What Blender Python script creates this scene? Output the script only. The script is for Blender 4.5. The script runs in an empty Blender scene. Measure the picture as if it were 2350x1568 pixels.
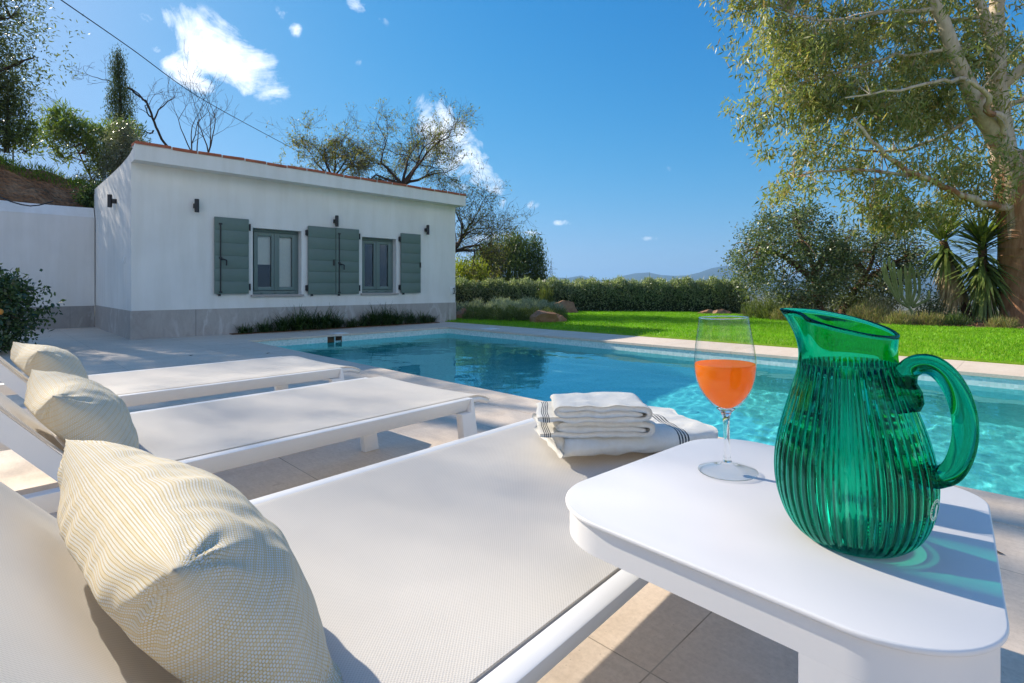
import bpy, bmesh, math, random
import numpy as np
from mathutils import Vector, Matrix, noise, Euler

scene = bpy.context.scene
R = math.radians
random.seed(7)
rng = np.random.default_rng(11)

# ---------------------------------------------------------------- camera, sky, sun, exposure
EYE = 0.75                       # eye height in metres
FPX, CX, HY = 1210.0, 1175.0, 659.0   # focal length and horizon, in the photo's 2350 px frame
cam_d = bpy.data.cameras.new("camera")
cam = bpy.data.objects.new("camera", cam_d)
scene.collection.objects.link(cam)
cam.location = (0, 0, EYE)
cam.rotation_euler = (R(90), 0, R(-45))
cam_d.sensor_width = 36.0
cam_d.lens = 36.0 * FPX / 2350.0
cam_d.shift_y = -(784.0 - HY) / 2350.0
cam_d.clip_start = 0.02
cam_d.clip_end = 30000
scene.camera = cam

SUN_EL, SUN_AZ = 31.0, -10.0
HAZE = 2.6e-4
world = bpy.data.worlds.new("World")
scene.world = world
world.use_nodes = True

sun_d = bpy.data.lights.new("sun", 'SUN')
sun = bpy.data.objects.new("sun", sun_d)
scene.collection.objects.link(sun)
sun_d.energy = 4.05
sun_d.angle = R(0.53)
sun_d.cycles.is_caustics_light = True
sun_d.color = (1.0, 0.90, 0.76)
S = Vector((math.sin(R(SUN_AZ)) * math.cos(R(SUN_EL)), math.cos(R(SUN_AZ)) * math.cos(R(SUN_EL)), math.sin(R(SUN_EL))))
sun.rotation_euler = S.to_track_quat('Z', 'Y').to_euler()
sun.location = S * 60

scene.view_settings.view_transform = 'Standard'
scene.view_settings.look = 'None'
scene.view_settings.gamma = 1.0
scene.view_settings.exposure = 1.0
scene.view_settings.use_curve_mapping = False
scene.cycles.max_bounces = 14
scene.cycles.diffuse_bounces = 6
scene.cycles.glossy_bounces = 4
scene.cycles.transmission_bounces = 12
scene.cycles.transparent_max_bounces = 16
scene.cycles.volume_bounces = 0
scene.cycles.sample_clamp_indirect = 6.0
scene.cycles.caustics_reflective = False
scene.cycles.use_denoising = True

def build_world():
    nt = world.node_tree
    nt.nodes.clear()
    N, L = nt.nodes, nt.links
    out = N.new('ShaderNodeOutputWorld')
    bg = N.new('ShaderNodeBackground')
    sky = N.new('ShaderNodeTexSky')
    sky.sky_type = 'NISHITA'
    sky.sun_disc = False
    sky.sun_elevation = R(SUN_EL)
    sky.sun_rotation = R(SUN_AZ)
    sky.altitude = 200
    sky.air_density = 1.0
    sky.dust_density = 0.5
    sky.ozone_density = 2.2
    bg.inputs['Strength'].default_value = 0.09
    # clouds: wisps of white at fixed directions of the sky
    geo = N.new('ShaderNodeNewGeometry')
    inc = N.new('ShaderNodeVectorMath'); inc.operation = 'SCALE'; inc.inputs['Scale'].default_value = -1.0
    L.new(geo.outputs['Incoming'], inc.inputs[0])
    def mth(op, a, b=None, c=None, clamp=False):
        m = N.new('ShaderNodeMath'); m.operation = op; m.use_clamp = clamp
        for i, v in enumerate((a, b, c)):
            if v is None: continue
            if isinstance(v, (int, float)): m.inputs[i].default_value = v
            else: L.new(v, m.inputs[i])
        return m.outputs[0]
    def dot(vec):
        d = N.new('ShaderNodeVectorMath'); d.operation = 'DOT_PRODUCT'
        L.new(inc.outputs[0], d.inputs[0]); d.inputs[1].default_value = vec
        return d.outputs['Value']
    nz = N.new('ShaderNodeTexNoise'); nz.inputs['Scale'].default_value = 11.0; nz.inputs['Detail'].default_value = 9
    nz.inputs['Roughness'].default_value = 0.62; nz.inputs['Distortion'].default_value = 1.1
    L.new(inc.outputs[0], nz.inputs['Vector'])
    nz2 = N.new('ShaderNodeTexNoise'); nz2.inputs['Scale'].default_value = 30.0; nz2.inputs['Detail'].default_value = 6
    nz2.inputs['Roughness'].default_value = 0.65
    L.new(inc.outputs[0], nz2.inputs['Vector'])
    nn = mth('ADD', mth('MULTIPLY', nz.outputs['Fac'], 0.72), mth('MULTIPLY', nz2.outputs['Fac'], 0.28))
    total = None
    # direction of each cloud's centre (photo px), half sizes along and across, tilt, weight
    for (x, y, a, b, tilt, w) in CLOUDS + [c + (0, 1.0) for c in FILL_CLOUDS]:
        if (x, y, a, b) in FILL_CLOUDS:       # unseen cloud banks added as white fill: azimuth, elevation, half sizes in radians
            c = Vector((math.sin(R(x)) * math.cos(R(y)), math.cos(R(x)) * math.cos(R(y)), math.sin(R(y)))); dist = 1.0; a *= FPX; b *= FPX
        else:
            u, v = (x - CX) / FPX, (HY - y) / FPX
            c = Vector(((1 + u) / 2 ** .5, (1 - u) / 2 ** .5, v)); dist = c.length; c.normalize()
        rt = c.cross(Vector((0, 0, 1))).normalized(); rt = (rt - c * rt.dot(c)).normalized(); up = rt.cross(c)
        if up.z < 0: up = -up
        ca, sa = math.cos(R(tilt)), math.sin(R(tilt))
        e1 = rt * ca + up * sa; e2 = up * ca - rt * sa
        k = FPX * dist
        d1 = mth('DIVIDE', dot(e1), a / k); d2 = mth('DIVIDE', dot(e2), b / k)
        r2 = mth('ADD', mth('MULTIPLY', d1, d1), mth('MULTIPLY', d2, d2))
        m = mth('MULTIPLY', mth('SUBTRACT', 1.0, r2, clamp=True), w)
        m = mth('MULTIPLY', m, mth('GREATER_THAN', dot(c), 0.0))
        total = m if total is None else mth('MAXIMUM', total, m)
    f = mth('ADD', mth('MULTIPLY', nn, 7.0), mth('MULTIPLY', total, 1.45))
    f = mth('MULTIPLY', mth('SUBTRACT', f, 3.95), .62, clamp=True)
    f = mth('MULTIPLY', f, mth('MULTIPLY', total, 3.5, clamp=True))
    mix = N.new('ShaderNodeMixRGB')
    L.new(f, mix.inputs['Fac'])
    tint = N.new('ShaderNodeMixRGB'); tint.blend_type = 'MULTIPLY'; tint.inputs['Fac'].default_value = 1.0
    tint.inputs['Color2'].default_value = SKY_TINT
    gm = N.new('ShaderNodeGamma'); gm.inputs['Gamma'].default_value = SKY_GAMMA
    hs = N.new('ShaderNodeHueSaturation'); hs.inputs['Saturation'].default_value = SKY_SAT
    L.new(sky.outputs['Color'], gm.inputs['Color']); L.new(gm.outputs['Color'], hs.inputs['Color']); L.new(hs.outputs['Color'], tint.inputs['Color1'])
    # the sky's own highlight roll-off, channel by channel
    sp = N.new('ShaderNodeSeparateColor'); cb = N.new('ShaderNodeCombineColor')
    L.new(tint.outputs['Color'], sp.inputs[0])
    for i, (A_, K_) in enumerate(SKY_ROLL):
        c_ = mth('MULTIPLY', sp.outputs[i], SKY_UNIT)
        L.new(mth('DIVIDE', mth('MULTIPLY', c_, A_ / SKY_UNIT), mth('ADD', c_, K_)), cb.inputs[i])
    L.new(cb.outputs[0], mix.inputs['Color1'])
    mix.inputs['Color2'].default_value = (9.2, 9.25, 9.4, 1)
    L.new(mix.outputs['Color'], bg.inputs['Color'])
    L.new(bg.outputs['Background'], out.inputs['Surface'])
SKY_TINT = (.85, .92, 1.0, 1); SKY_GAMMA = 1.2; SKY_SAT = 1.3
SKY_UNIT = .115; SKY_ROLL = ((.52, 1.02), (.485, .37), (.73, .425))
FILL_CLOUDS = [(198, 23, 1.3, .37), (265, 18, .9, .26), (138, 18, .65, .26)]  # added out of view to brighten the shaded facade
CLOUDS = [(505, 118, 180, 78, -24, 1.0), (372, 120, 75, 26, -42, .75), (425, 165, 85, 40, -38, .9), (662, 52, 42, 22, -40, .55), (838, 22, 62, 24, -25, .6),
          (822, 142, 22, 14, 0, .5), (1030, 330, 130, 80, -50, 1.0), (1090, 390, 90, 40, -35, .9), (1130, 545, 70, 14, 0, .75), (1180, 470, 60, 16, 0, .45),
          (1292, 512, 26, 10, 0, .75), (1220, 535, 30, 9, 0, .7), (1492, 548, 40, 8, 0, .5), (1512, 390, 30, 14, 0, .25), (2060, 640, 120, 22, 0, .4)]
build_world()

# ---------------------------------------------------------------- helpers
COL = scene.collection
FW = np.array([2 ** -.5, 2 ** -.5, 0.0]); RT = np.array([2 ** -.5, -2 ** -.5, 0.0]); UP = np.array([0, 0, 1.0])
def PT(x, y, D):
    """world point at depth D (metres along the view axis) of a photo pixel"""
    u, v = (x - CX) / FPX, (HY - y) / FPX
    p = D * (FW + u * RT + v * UP); p[2] += EYE
    return p
def LAT(x, D): return (x - CX) / FPX * D
def ON(x, y, z=0.0):
    """point of the horizontal plane z that the photo shows at a pixel"""
    return PT(x, y, (EYE - z) * FPX / (y - HY))

def tag(o, label=None, cat=None, group=None, kind=None):
    if label: o['label'] = label
    if cat: o['category'] = cat
    if group: o['group'] = group
    if kind: o['kind'] = kind
    return o
def empty(name, loc, rz=0.0):
    o = bpy.data.objects.new(name, None); COL.objects.link(o)
    o.location = loc; o.rotation_euler = (0, 0, rz); o.empty_display_size = 0.1
    return o
def link_mesh(name, me, mat, parent=None, smooth=False):
    o = bpy.data.objects.new(name, me); COL.objects.link(o)
    if mat is not None:
        for m in (mat if isinstance(mat, (list, tuple)) else [mat]): me.materials.append(m)
    if parent is not None: o.parent = parent
    if smooth: me.polygons.foreach_set('use_smooth', [True] * len(me.polygons))
    return o
def copy_tree(o, parent=None):
    c = o.copy(); COL.objects.link(c)
    if parent is not None: c.parent = parent
    for ch in list(o.children): copy_tree(ch, c)
    return c

class MB:
    def __init__(s): s.v = []; s.f = []; s.m = []
    def add(s, vs, fs, mi=0):
        b = len(s.v); s.v += [tuple(map(float, v)) for v in vs]
        s.f += [tuple(i + b for i in f) for f in fs]; s.m += [mi] * len(fs)
    def box(s, lo, hi, mi=0, M=None):
        x0, y0, z0 = lo; x1, y1, z1 = hi
        vs = [(x0,y0,z0),(x1,y0,z0),(x1,y1,z0),(x0,y1,z0),(x0,y0,z1),(x1,y0,z1),(x1,y1,z1),(x0,y1,z1)]
        if M is not None: vs = [M @ Vector(v) for v in vs]
        s.add(vs, [(0,3,2,1),(4,5,6,7),(0,1,5,4),(1,2,6,5),(2,3,7,6),(3,0,4,7)], mi)
    def prism(s, pts, z0, z1, mi=0):
        n = len(pts)
        vs = [(p[0], p[1], z0) for p in pts] + [(p[0], p[1], z1) for p in pts]
        s.add(vs, [tuple(range(n - 1, -1, -1)), tuple(range(n, 2 * n))] + [(i, (i + 1) % n, n + (i + 1) % n, n + i) for i in range(n)], mi)
    def tube(s, path, rad, n=8, cap=True, mi=0):
        path = [np.asarray(p, float) for p in path]
        if isinstance(rad, (int, float)): rad = [rad] * len(path)
        vs = []; ref = None
        for i, p in enumerate(path):
            a = path[max(i - 1, 0)]; b = path[min(i + 1, len(path) - 1)]
            t = b - a; t = t / (np.linalg.norm(t) + 1e-12)
            if ref is None: ref = np.array([0, 0, 1.0]) if abs(t[2]) < .9 else np.array([1.0, 0, 0])
            e1 = ref - t * ref.dot(t); e1 /= np.linalg.norm(e1) + 1e-12; e2 = np.cross(t, e1); ref = e1
            for k in range(n):
                th = 2 * math.pi * k / n
                vs.append(p + rad[i] * (math.cos(th) * e1 + math.sin(th) * e2))
        fs = []
        for i in range(len(path) - 1):
            for k in range(n):
                k2 = (k + 1) % n
                fs.append((i * n + k, i * n + k2, (i + 1) * n + k2, (i + 1) * n + k))
        if cap:
            fs.append(tuple(range(n - 1, -1, -1))); fs.append(tuple(range((len(path) - 1) * n, len(path) * n)))
        s.add(vs, fs, mi)
    def lathe(s, prof, n=48, c=(0, 0, 0), mi=0):
        vs = []; fs = []
        for (r, z) in prof:
            for k in range(n):
                th = 2 * math.pi * k / n
                vs.append((c[0] + r * math.cos(th), c[1] + r * math.sin(th), c[2] + z))
        for i in range(len(prof) - 1):
            for k in range(n):
                k2 = (k + 1) % n
                fs.append((i * n + k, i * n + k2, (i + 1) * n + k2, (i + 1) * n + k))
        s.add(vs, fs, mi)
    def build(s, name, mat, parent=None, smooth=False, bevel=0, seg=2, loc=None, angle=30, weld=False):
        me = bpy.data.meshes.new(name); me.from_pydata(s.v, [], s.f)
        if isinstance(mat, (list, tuple)): me.polygons.foreach_set('material_index', s.m)
        if bevel or weld:
            bm = bmesh.new(); bm.from_mesh(me)
            if weld: bmesh.ops.remove_doubles(bm, verts=bm.verts, dist=1e-5)
            if bevel:
                es = [e for e in bm.edges if len(e.link_faces) == 2 and e.calc_face_angle(0) > R(angle)]
                bmesh.ops.bevel(bm, geom=es, offset=bevel, segments=seg, affect='EDGES', profile=0.5, clamp_overlap=True)
            bm.to_mesh(me); bm.free()
        me.validate(); me.update()
        o = link_mesh(name, me, mat, parent, smooth or bevel > 0)
        if bevel > 0: 
            try: me.set_sharp_from_angle(angle=R(40))
            except Exception: pass
        if loc is not None: o.location = loc
        return o

def np_mesh(name, V, F, mat, parent=None, smooth=False, uv=None):
    V = np.asarray(V, np.float32); F = np.asarray(F, np.int32); k = F.shape[1]
    me = bpy.data.meshes.new(name)
    me.vertices.add(len(V)); me.vertices.foreach_set('co', V.ravel())
    me.loops.add(F.size); me.loops.foreach_set('vertex_index', F.ravel())
    me.polygons.add(len(F)); me.polygons.foreach_set('loop_start', np.arange(0, F.size, k, dtype=np.int32))
    try: me.polygons.foreach_set('loop_total', np.full(len(F), k, np.int32))
    except Exception: pass
    me.update(calc_edges=True)
    if uv is not None:
        l = me.uv_layers.new(name='UVMap'); l.data.foreach_set('uv', np.asarray(uv, np.float32)[F.ravel()].ravel())
    me.validate()
    return link_mesh(name, me, mat, parent, smooth)
def grid_faces(nx, ny):
    i = np.arange(nx - 1)[:, None] * ny + np.arange(ny - 1)[None, :]; i = i.ravel()
    return np.stack([i, i + ny, i + ny + 1, i + 1], 1)
def unit(a): return a / (np.linalg.norm(a, axis=-1, keepdims=True) + 1e-9)

def leaf_arrays(C, A, Ln, W, rg=rng, fold=0.0):
    """one four-cornered leaf blade per point: base C, direction A, length Ln, width W"""
    C = np.asarray(C, float); A = unit(np.asarray(A, float)); n = len(C)
    q = unit(np.cross(A, rg.normal(size=(n, 3))))
    Ln = np.broadcast_to(np.asarray(Ln, float), (n,))[:, None]; W = np.broadcast_to(np.asarray(W, float), (n,))[:, None]
    mid = C + A * Ln * .45
    V = np.stack([C, mid + q * W / 2, C + A * Ln, mid - q * W / 2], 1).reshape(-1, 3)
    return V, np.arange(n * 4).reshape(n, 4)
def in_poly(x, y, poly):
    c = np.zeros(len(x), bool); n = len(poly); j = n - 1
    for i in range(n):
        xi, yi = poly[i]; xj, yj = poly[j]
        cond = ((yi > y) != (yj > y)) & (x < (xj - xi) * (y - yi) / (yj - yi + 1e-9) + xi)
        c ^= cond; j = i
    return c
def nz3(P, f, off=0.0):
    return np.array([noise.noise(Vector((p[0] * f + off, p[1] * f - off, p[2] * f + 2 * off))) for p in P])
def crown_points(poly, D, thick, n, f=1.3, thr=-0.1, off=0.0, rg=rng, fine=0.0):
    """points of a crown volume: the outline drawn at distance D, with real depth that swells towards the middle"""
    P = np.asarray(poly, float); lo, hi = P.min(0), P.max(0)
    out = []; got = 0; cx = P.mean(0)
    half = (hi - lo) / 2; mid = (hi + lo) / 2
    for _ in range(60):
        m = n * 2
        xy = lo + rg.random((m, 2)) * (hi - lo)
        xy = xy[in_poly(xy[:, 0], xy[:, 1], poly)]
        e = np.clip(1 - (((xy - mid) / half) ** 2).sum(1) * .5, .15, 1)
        dep = D + rg.normal(size=len(xy)) * thick * e * .6
        s = (xy[:, 0] - CX) / FPX * D; z = EYE + (HY - xy[:, 1]) / FPX * D
        W = s[:, None] * RT + dep[:, None] * FW; W[:, 2] = z
        k = nz3(W, f, off) + .5 * nz3(W, f * 2.3, off + 5) + fine * rg.normal(size=len(W))
        W = W[k > thr]
        out.append(W); got += len(W)
        if got >= n: break
    return np.concatenate(out)[:n]
def spray(C, per, spread, Ln, W, droop=(0, 0, -0.6), jitter=1.0, rg=rng, aspect=(1, 1, 1)):
    C = np.repeat(C, per, 0); n = len(C)
    C = C + rg.normal(size=(n, 3)) * spread * np.array(aspect)
    A = rg.normal(size=(n, 3)) * jitter + np.array(droop)
    return leaf_arrays(C, A, Ln * (.6 + .8 * rg.random(n)), W * (.7 + .6 * rg.random(n)), rg)
def join(*parts):
    V = []; F = []; b = 0
    for v, f in parts:
        V.append(v); F.append(f + b); b += len(v)
    return np.concatenate(V), np.concatenate(F)

# ---------------------------------------------------------------- materials
def new_mat(name):
    m = bpy.data.materials.new(name); m.use_nodes = True
    nt = m.node_tree; nt.nodes.clear()
    return m, nt.nodes, nt.links
class G:
    """small wrapper to write node graphs as expressions"""
    def __init__(s, name):
        s.m, s.N, s.L = new_mat(name)
        s.out = s.N.new('ShaderNodeOutputMaterial'); s._pos = None
    def put(s, sock, v):
        if v is None: return
        if isinstance(v, (int, float)): sock.default_value = v
        elif isinstance(v, (tuple, list)):
            sock.default_value = tuple(v) + (1,) if (len(v) == 3 and sock.type == 'RGBA') else tuple(v)
        else: s.L.new(v, sock)
    def math(s, op, a, b=None, c=None, clamp=False):
        n = s.N.new('ShaderNodeMath'); n.operation = op; n.use_clamp = clamp
        for i, v in enumerate((a, b, c)): s.put(n.inputs[i], v)
        return n.outputs[0]
    def vmath(s, op, a, b=None, scale=None):
        n = s.N.new('ShaderNodeVectorMath'); n.operation = op
        s.put(n.inputs[0], a)
        if b is not None: s.put(n.inputs[1], b)
        if scale is not None: n.inputs['Scale'].default_value = scale
        return n.outputs['Value'] if op in ('DOT_PRODUCT', 'LENGTH') else n.outputs[0]
    @property
    def pos(s):
        return s.N.new('ShaderNodeNewGeometry').outputs['Position']
    @property
    def obj(s): return s.N.new('ShaderNodeTexCoord').outputs['Object']
    @property
    def uv(s): return s.N.new('ShaderNodeTexCoord').outputs['UV']
    @property
    def island(s): return s.N.new('ShaderNodeNewGeometry').outputs['Random Per Island']
    def sep(s, v):
        n = s.N.new('ShaderNodeSeparateXYZ'); s.put(n.inputs[0], v); return n.outputs
    def comb(s, x, y, z):
        n = s.N.new('ShaderNodeCombineXYZ')
        for i, v in enumerate((x, y, z)): s.put(n.inputs[i], v)
        return n.outputs[0]
    def noise(s, vec, scale, detail=4, rough=.5, dist=0.0, col=False):
        n = s.N.new('ShaderNodeTexNoise'); s.put(n.inputs['Vector'], vec)
        n.inputs['Scale'].default_value = scale; n.inputs['Detail'].default_value = detail
        n.inputs['Roughness'].default_value = rough; n.inputs['Distortion'].default_value = dist
        return n.outputs['Color' if col else 'Fac']
    def voro(s, vec, scale, feature='F1', out='Distance', rand=1.0):
        n = s.N.new('ShaderNodeTexVoronoi'); n.feature = feature; s.put(n.inputs['Vector'], vec)
        n.inputs['Scale'].default_value = scale; n.inputs['Randomness'].default_value = rand
        return n.outputs[out]
    def white(s, vec):
        n = s.N.new('ShaderNodeTexWhiteNoise'); n.noise_dimensions = '3D'; s.put(n.inputs['Vector'], vec); return n.outputs['Value']
    def ramp(s, fac, stops, interp='LINEAR'):
        n = s.N.new('ShaderNodeValToRGB'); n.color_ramp.interpolation = interp; s.put(n.inputs[0], fac)
        e = n.color_ramp.elements
        while len(e) < len(stops): e.new(0.5)
        for i, (p, c) in enumerate(stops):
            e[i].position = p; e[i].color = tuple(c) + (1,) if len(c) == 3 else c
        return n.outputs[0]
    def mix(s, f, a, b, mode='MIX'):
        n = s.N.new('ShaderNodeMixRGB'); n.blend_type = mode
        s.put(n.inputs[0], f); s.put(n.inputs[1], a); s.put(n.inputs[2], b); return n.outputs[0]
    def maprange(s, v, a, b, c=0.0, d=1.0):
        n = s.N.new('ShaderNodeMapRange'); s.put(n.inputs[0], v)
        for i, x in enumerate((a, b, c, d)): n.inputs[i + 1].default_value = x
        return n.outputs[0]
    def bump(s, h, strength=.3, dist=.01, normal=None):
        n = s.N.new('ShaderNodeBump'); n.inputs['Strength'].default_value = strength; n.inputs['Distance'].default_value = dist
        s.put(n.inputs['Height'], h)
        if normal is not None: s.L.new(normal, n.inputs['Normal'])
        return n.outputs[0]
    def pbsdf(s, color, rough=.5, spec=.5, metal=0.0, normal=None, **kw):
        n = s.N.new('ShaderNodeBsdfPrincipled')
        s.put(n.inputs['Base Color'], color); s.put(n.inputs['Roughness'], rough); s.put(n.inputs['Metallic'], metal)
        s.put(n.inputs['Specular IOR Level'], spec)
        if normal is not None: s.L.new(normal, n.inputs['Normal'])
        for k, v in kw.items(): s.put(n.inputs[k.replace('_', ' ')], v)
        return n.outputs[0]
    def shader(s, kind, color=None, rough=None, ior=None, normal=None):
        n = s.N.new(kind)
        if color is not None: s.put(n.inputs['Color'], color)
        if rough is not None: s.put(n.inputs['Roughness'], rough)
        if ior is not None: s.put(n.inputs['IOR'], ior)
        if normal is not None: s.L.new(normal, n.inputs['Normal'])
        return n.outputs[0]
    def mixs(s, f, a, b):
        n = s.N.new('ShaderNodeMixShader'); s.put(n.inputs[0], f); s.L.new(a, n.inputs[1]); s.L.new(b, n.inputs[2]); return n.outputs[0]
    def done(s, sh):
        s.L.new(sh, s.out.inputs['Surface']); return s.m

def leaf_mat(name, cols, trans=.35, rough=.45, spec=.4):
    g = G(name)
    st = [(i / max(1, len(cols) - 1), c) for i, c in enumerate(cols)]
    c = g.ramp(g.island, st)
    c = g.mix(.5, c, g.ramp(g.noise(g.pos, 1.7, 2), [(.3, (.55, .55, .55)), (.7, (1.25, 1.25, 1.2))]), 'MULTIPLY')
    p = g.pbsdf(c, rough, spec)
    t = g.shader('ShaderNodeBsdfTranslucent', g.mix(1, c, (1.5, 1.6, .7), 'MULTIPLY'))
    return g.done(g.mixs(trans, p, t))
def bark_mat(name, c1, c2, scale=6, stretch=.25):
    g = G(name)
    v = g.vmath('MULTIPLY', g.pos, (1, 1, stretch))
    n = g.noise(v, scale, 6, .65, .6)
    return g.done(g.pbsdf(g.ramp(n, [(.3, c1), (.7, c2)]), .9, .2, normal=g.bump(n, .5, .02)))
def plain(name, c, rough=.5, spec=.5, metal=0.0, var=.06, scale=30, bump=.05):
    g = G(name)
    n = g.noise(g.obj, scale, 5, .6)
    col = g.mix(1, c, g.ramp(n, [(.3, (1 - var,) * 3), (.7, (1 + var,) * 3)]), 'MULTIPLY')
    return g.done(g.pbsdf(col, rough, spec, metal, normal=g.bump(n, bump, .004)))

def m_render(name, c=(.8, .8, .79)):
    g = G(name)
    n1 = g.noise(g.pos, 1.1, 5, .6); n2 = g.noise(g.pos, 60, 4, .6); n3 = g.noise(g.vmath('MULTIPLY', g.pos, (3, 3, .35)), 2.0, 4, .6)
    col = g.mix(1, c, g.ramp(n1, [(.3, (.92, .925, .93)), (.7, (1.03, 1.03, 1.03))]), 'MULTIPLY')
    col = g.mix(.6, col, g.mix(1, col, g.ramp(n3, [(.35, (.90, .89, .86)), (.6, (1, 1, 1))]), 'MULTIPLY'))
    h = g.math('ADD', g.math('MULTIPLY', n2, .4), g.noise(g.pos, 9, 3))
    return g.done(g.pbsdf(col, .85, .25, normal=g.bump(h, .18, .01)))
def m_stone(name, c1, c2, vein=(.56, .54, .515), joint=None):
    """grey plinth slabs with pale veins"""
    g = G(name)
    w = g.noise(g.pos, 1.3, 4, .6, col=True)
    v = g.vmath('ADD', g.vmath('MULTIPLY', g.pos, (1.3, 1.3, .45)), g.vmath('SCALE', w, scale=.22))
    n = g.noise(v, 5, 8, .7, 1.2)
    ve = g.math('SUBTRACT', 1, g.math('MULTIPLY', g.math('ABSOLUTE', g.math('SUBTRACT', g.noise(v, 2.3, 4, .5, .8), .5)), 26), clamp=True)
    col = g.ramp(n, [(.3, c1), (.7, c2)])
    col = g.mix(g.math('MULTIPLY', g.math('MULTIPLY', ve, .8), g.maprange(g.noise(g.pos, 1.4, 2), .44, .6)), col, vein)
    if joint:
        px = g.sep(g.pos)[0]
        d = g.math('ABSOLUTE', g.math('SUBTRACT', g.math('FRACT', g.math('DIVIDE', g.math('SUBTRACT', px, joint[0]), joint[1])), .5))
        col = g.mix(g.math('LESS_THAN', d, .0026), col, (.2, .19, .18))
    return g.done(g.pbsdf(col, .55, .4, normal=g.bump(n, .08, .01)))
def m_deck():
    g = G('deck_stone')
    p = g.pos; x, y, z = g.sep(p)
    def jl(c, o, s, w=.0016):
        f = g.math('FRACT', g.math('DIVIDE', g.math('SUBTRACT', c, o - s / 2), s))
        return g.math('LESS_THAN', g.math('ABSOLUTE', g.math('SUBTRACT', f, .5)), w / s)
    tx = g.math('FLOOR', g.math('DIVIDE', g.math('SUBTRACT', x, .915), 1.0)); ty = g.math('FLOOR', g.math('DIVIDE', g.math('SUBTRACT', y, .535), 1.0))
    tv = g.white(g.comb(tx, ty, 0.0))
    shift = g.vmath('SCALE', g.comb(tv, g.math('MULTIPLY', tv, 7.0), 0.0), scale=9.0)
    q = g.vmath('ADD', p, shift)
    n1 = g.noise(g.vmath('MULTIPLY', q, (1, 2.4, 1)), 2.2, 7, .65, .7)
    n2 = g.noise(q, 90, 5, .7); n3 = g.noise(g.vmath('MULTIPLY', q, (30, 6, 1)), 2, 4, .6)
    col = g.ramp(n1, [(.25, (.65, .53, .415)), (.5, (.715, .60, .485)), (.75, (.765, .66, .55))])
    col = g.mix(.5, col, g.mix(1, col, g.ramp(n2, [(.35, (.82, .8, .78)), (.6, (1.06, 1.06, 1.06))]), 'MULTIPLY'))
    col = g.mix(.35, col, g.mix(1, col, g.ramp(n3, [(.35, (.85, .83, .8)), (.65, (1.08, 1.08, 1.08))]), 'MULTIPLY'))
    col = g.mix(1, col, g.ramp(tv, [(0, (.95, .95, .95)), (1, (1.04, 1.035, 1.03))]), 'MULTIPLY')
    pit = g.math('LESS_THAN', g.voro(q, 55), .075)
    pit = g.math('MULTIPLY', pit, g.math('GREATER_THAN', g.noise(q, 4, 2), .56))
    col = g.mix(g.math('MULTIPLY', pit, .5), col, (.25, .18, .12))
    stain = g.math('MULTIPLY', g.maprange(g.noise(p, 7, 5, .7), .6, .72), g.maprange(g.noise(p, 1.7, 2), .52, .62))
    col = g.mix(g.math('MULTIPLY', stain, .35), col, (.33, .22, .12))
    ln = g.math('MAXIMUM', jl(x, .915, 1.0), jl(y, .535, 1.0))
    col = g.mix(ln, col, g.ramp(g.noise(p, 5, 3), [(.35, (.27, .21, .15)), (.65, (.45, .38, .30))]))
    h = g.math('SUBTRACT', g.math('MULTIPLY', n2, .3), g.math('ADD', ln, pit))
    return g.done(g.pbsdf(col, .7, .3, normal=g.bump(h, .25, .004)))
def m_mosaic(name, cols, size=.025, grout=(.5, .6, .58)):
    g = G(name)
    x, y, z = g.sep(g.pos)
    def ce(c): 
        q = g.math('DIVIDE', c, size); return g.math('FLOOR', g.math('ADD', q, .003)), g.math('FRACT', q)
    cx, fx = ce(x); cy, fy = ce(y); cz, fz = ce(z)
    r = g.white(g.comb(cx, cy, cz))
    c = g.ramp(r, [(i / (len(cols) - 1), k) for i, k in enumerate(cols)])
    def ed(f): return g.math('GREATER_THAN', g.math('ABSOLUTE', g.math('SUBTRACT', f, .5)), .455)
    nn = g.N.new('ShaderNodeNewGeometry').outputs['Normal']; nx, ny, nzz = g.sep(nn)
    ex = g.math('MULTIPLY', ed(fx), g.math('LESS_THAN', g.math('ABSOLUTE', nx), .5))
    ey = g.math('MULTIPLY', ed(fy), g.math('LESS_THAN', g.math('ABSOLUTE', ny), .5))
    ez = g.math('MULTIPLY', ed(fz), g.math('LESS_THAN', g.math('ABSOLUTE', nzz), .5))
    e = g.math('MAXIMUM', g.math('MAXIMUM', ex, ey), ez)
    c = g.mix(g.math('MULTIPLY', e, .7), c, grout)
    return g.done(g.pbsdf(c, .35, .5))
def m_textilene(name, c=(.83, .80, .75)):
    g = G(name)
    o = g.obj; x, y, z = g.sep(o)
    s1 = g.math('SINE', g.math('MULTIPLY', x, 2 * math.pi / .0052)); s2 = g.math('SINE', g.math('MULTIPLY', y, 2 * math.pi / .0044))
    w = g.math('MULTIPLY', s1, s2)
    n = g.noise(o, 3, 4, .6)
    col = g.mix(1, c, g.ramp(g.math('ADD', g.math('MULTIPLY', w, .35), .5), [(.1, (.82, .815, .80)), (.6, (1.03, 1.03, 1.03))]), 'MULTIPLY')
    col = g.mix(1, col, g.ramp(n, [(.3, (.965, .96, .955)), (.7, (1.02, 1.02, 1.02))]), 'MULTIPLY')
    d = g.pbsdf(col, .6, .3, normal=g.bump(w, .2, .0010))
    t = g.shader('ShaderNodeBsdfTranslucent', col)
    return g.done(g.mixs(.38, d, t))
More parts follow.
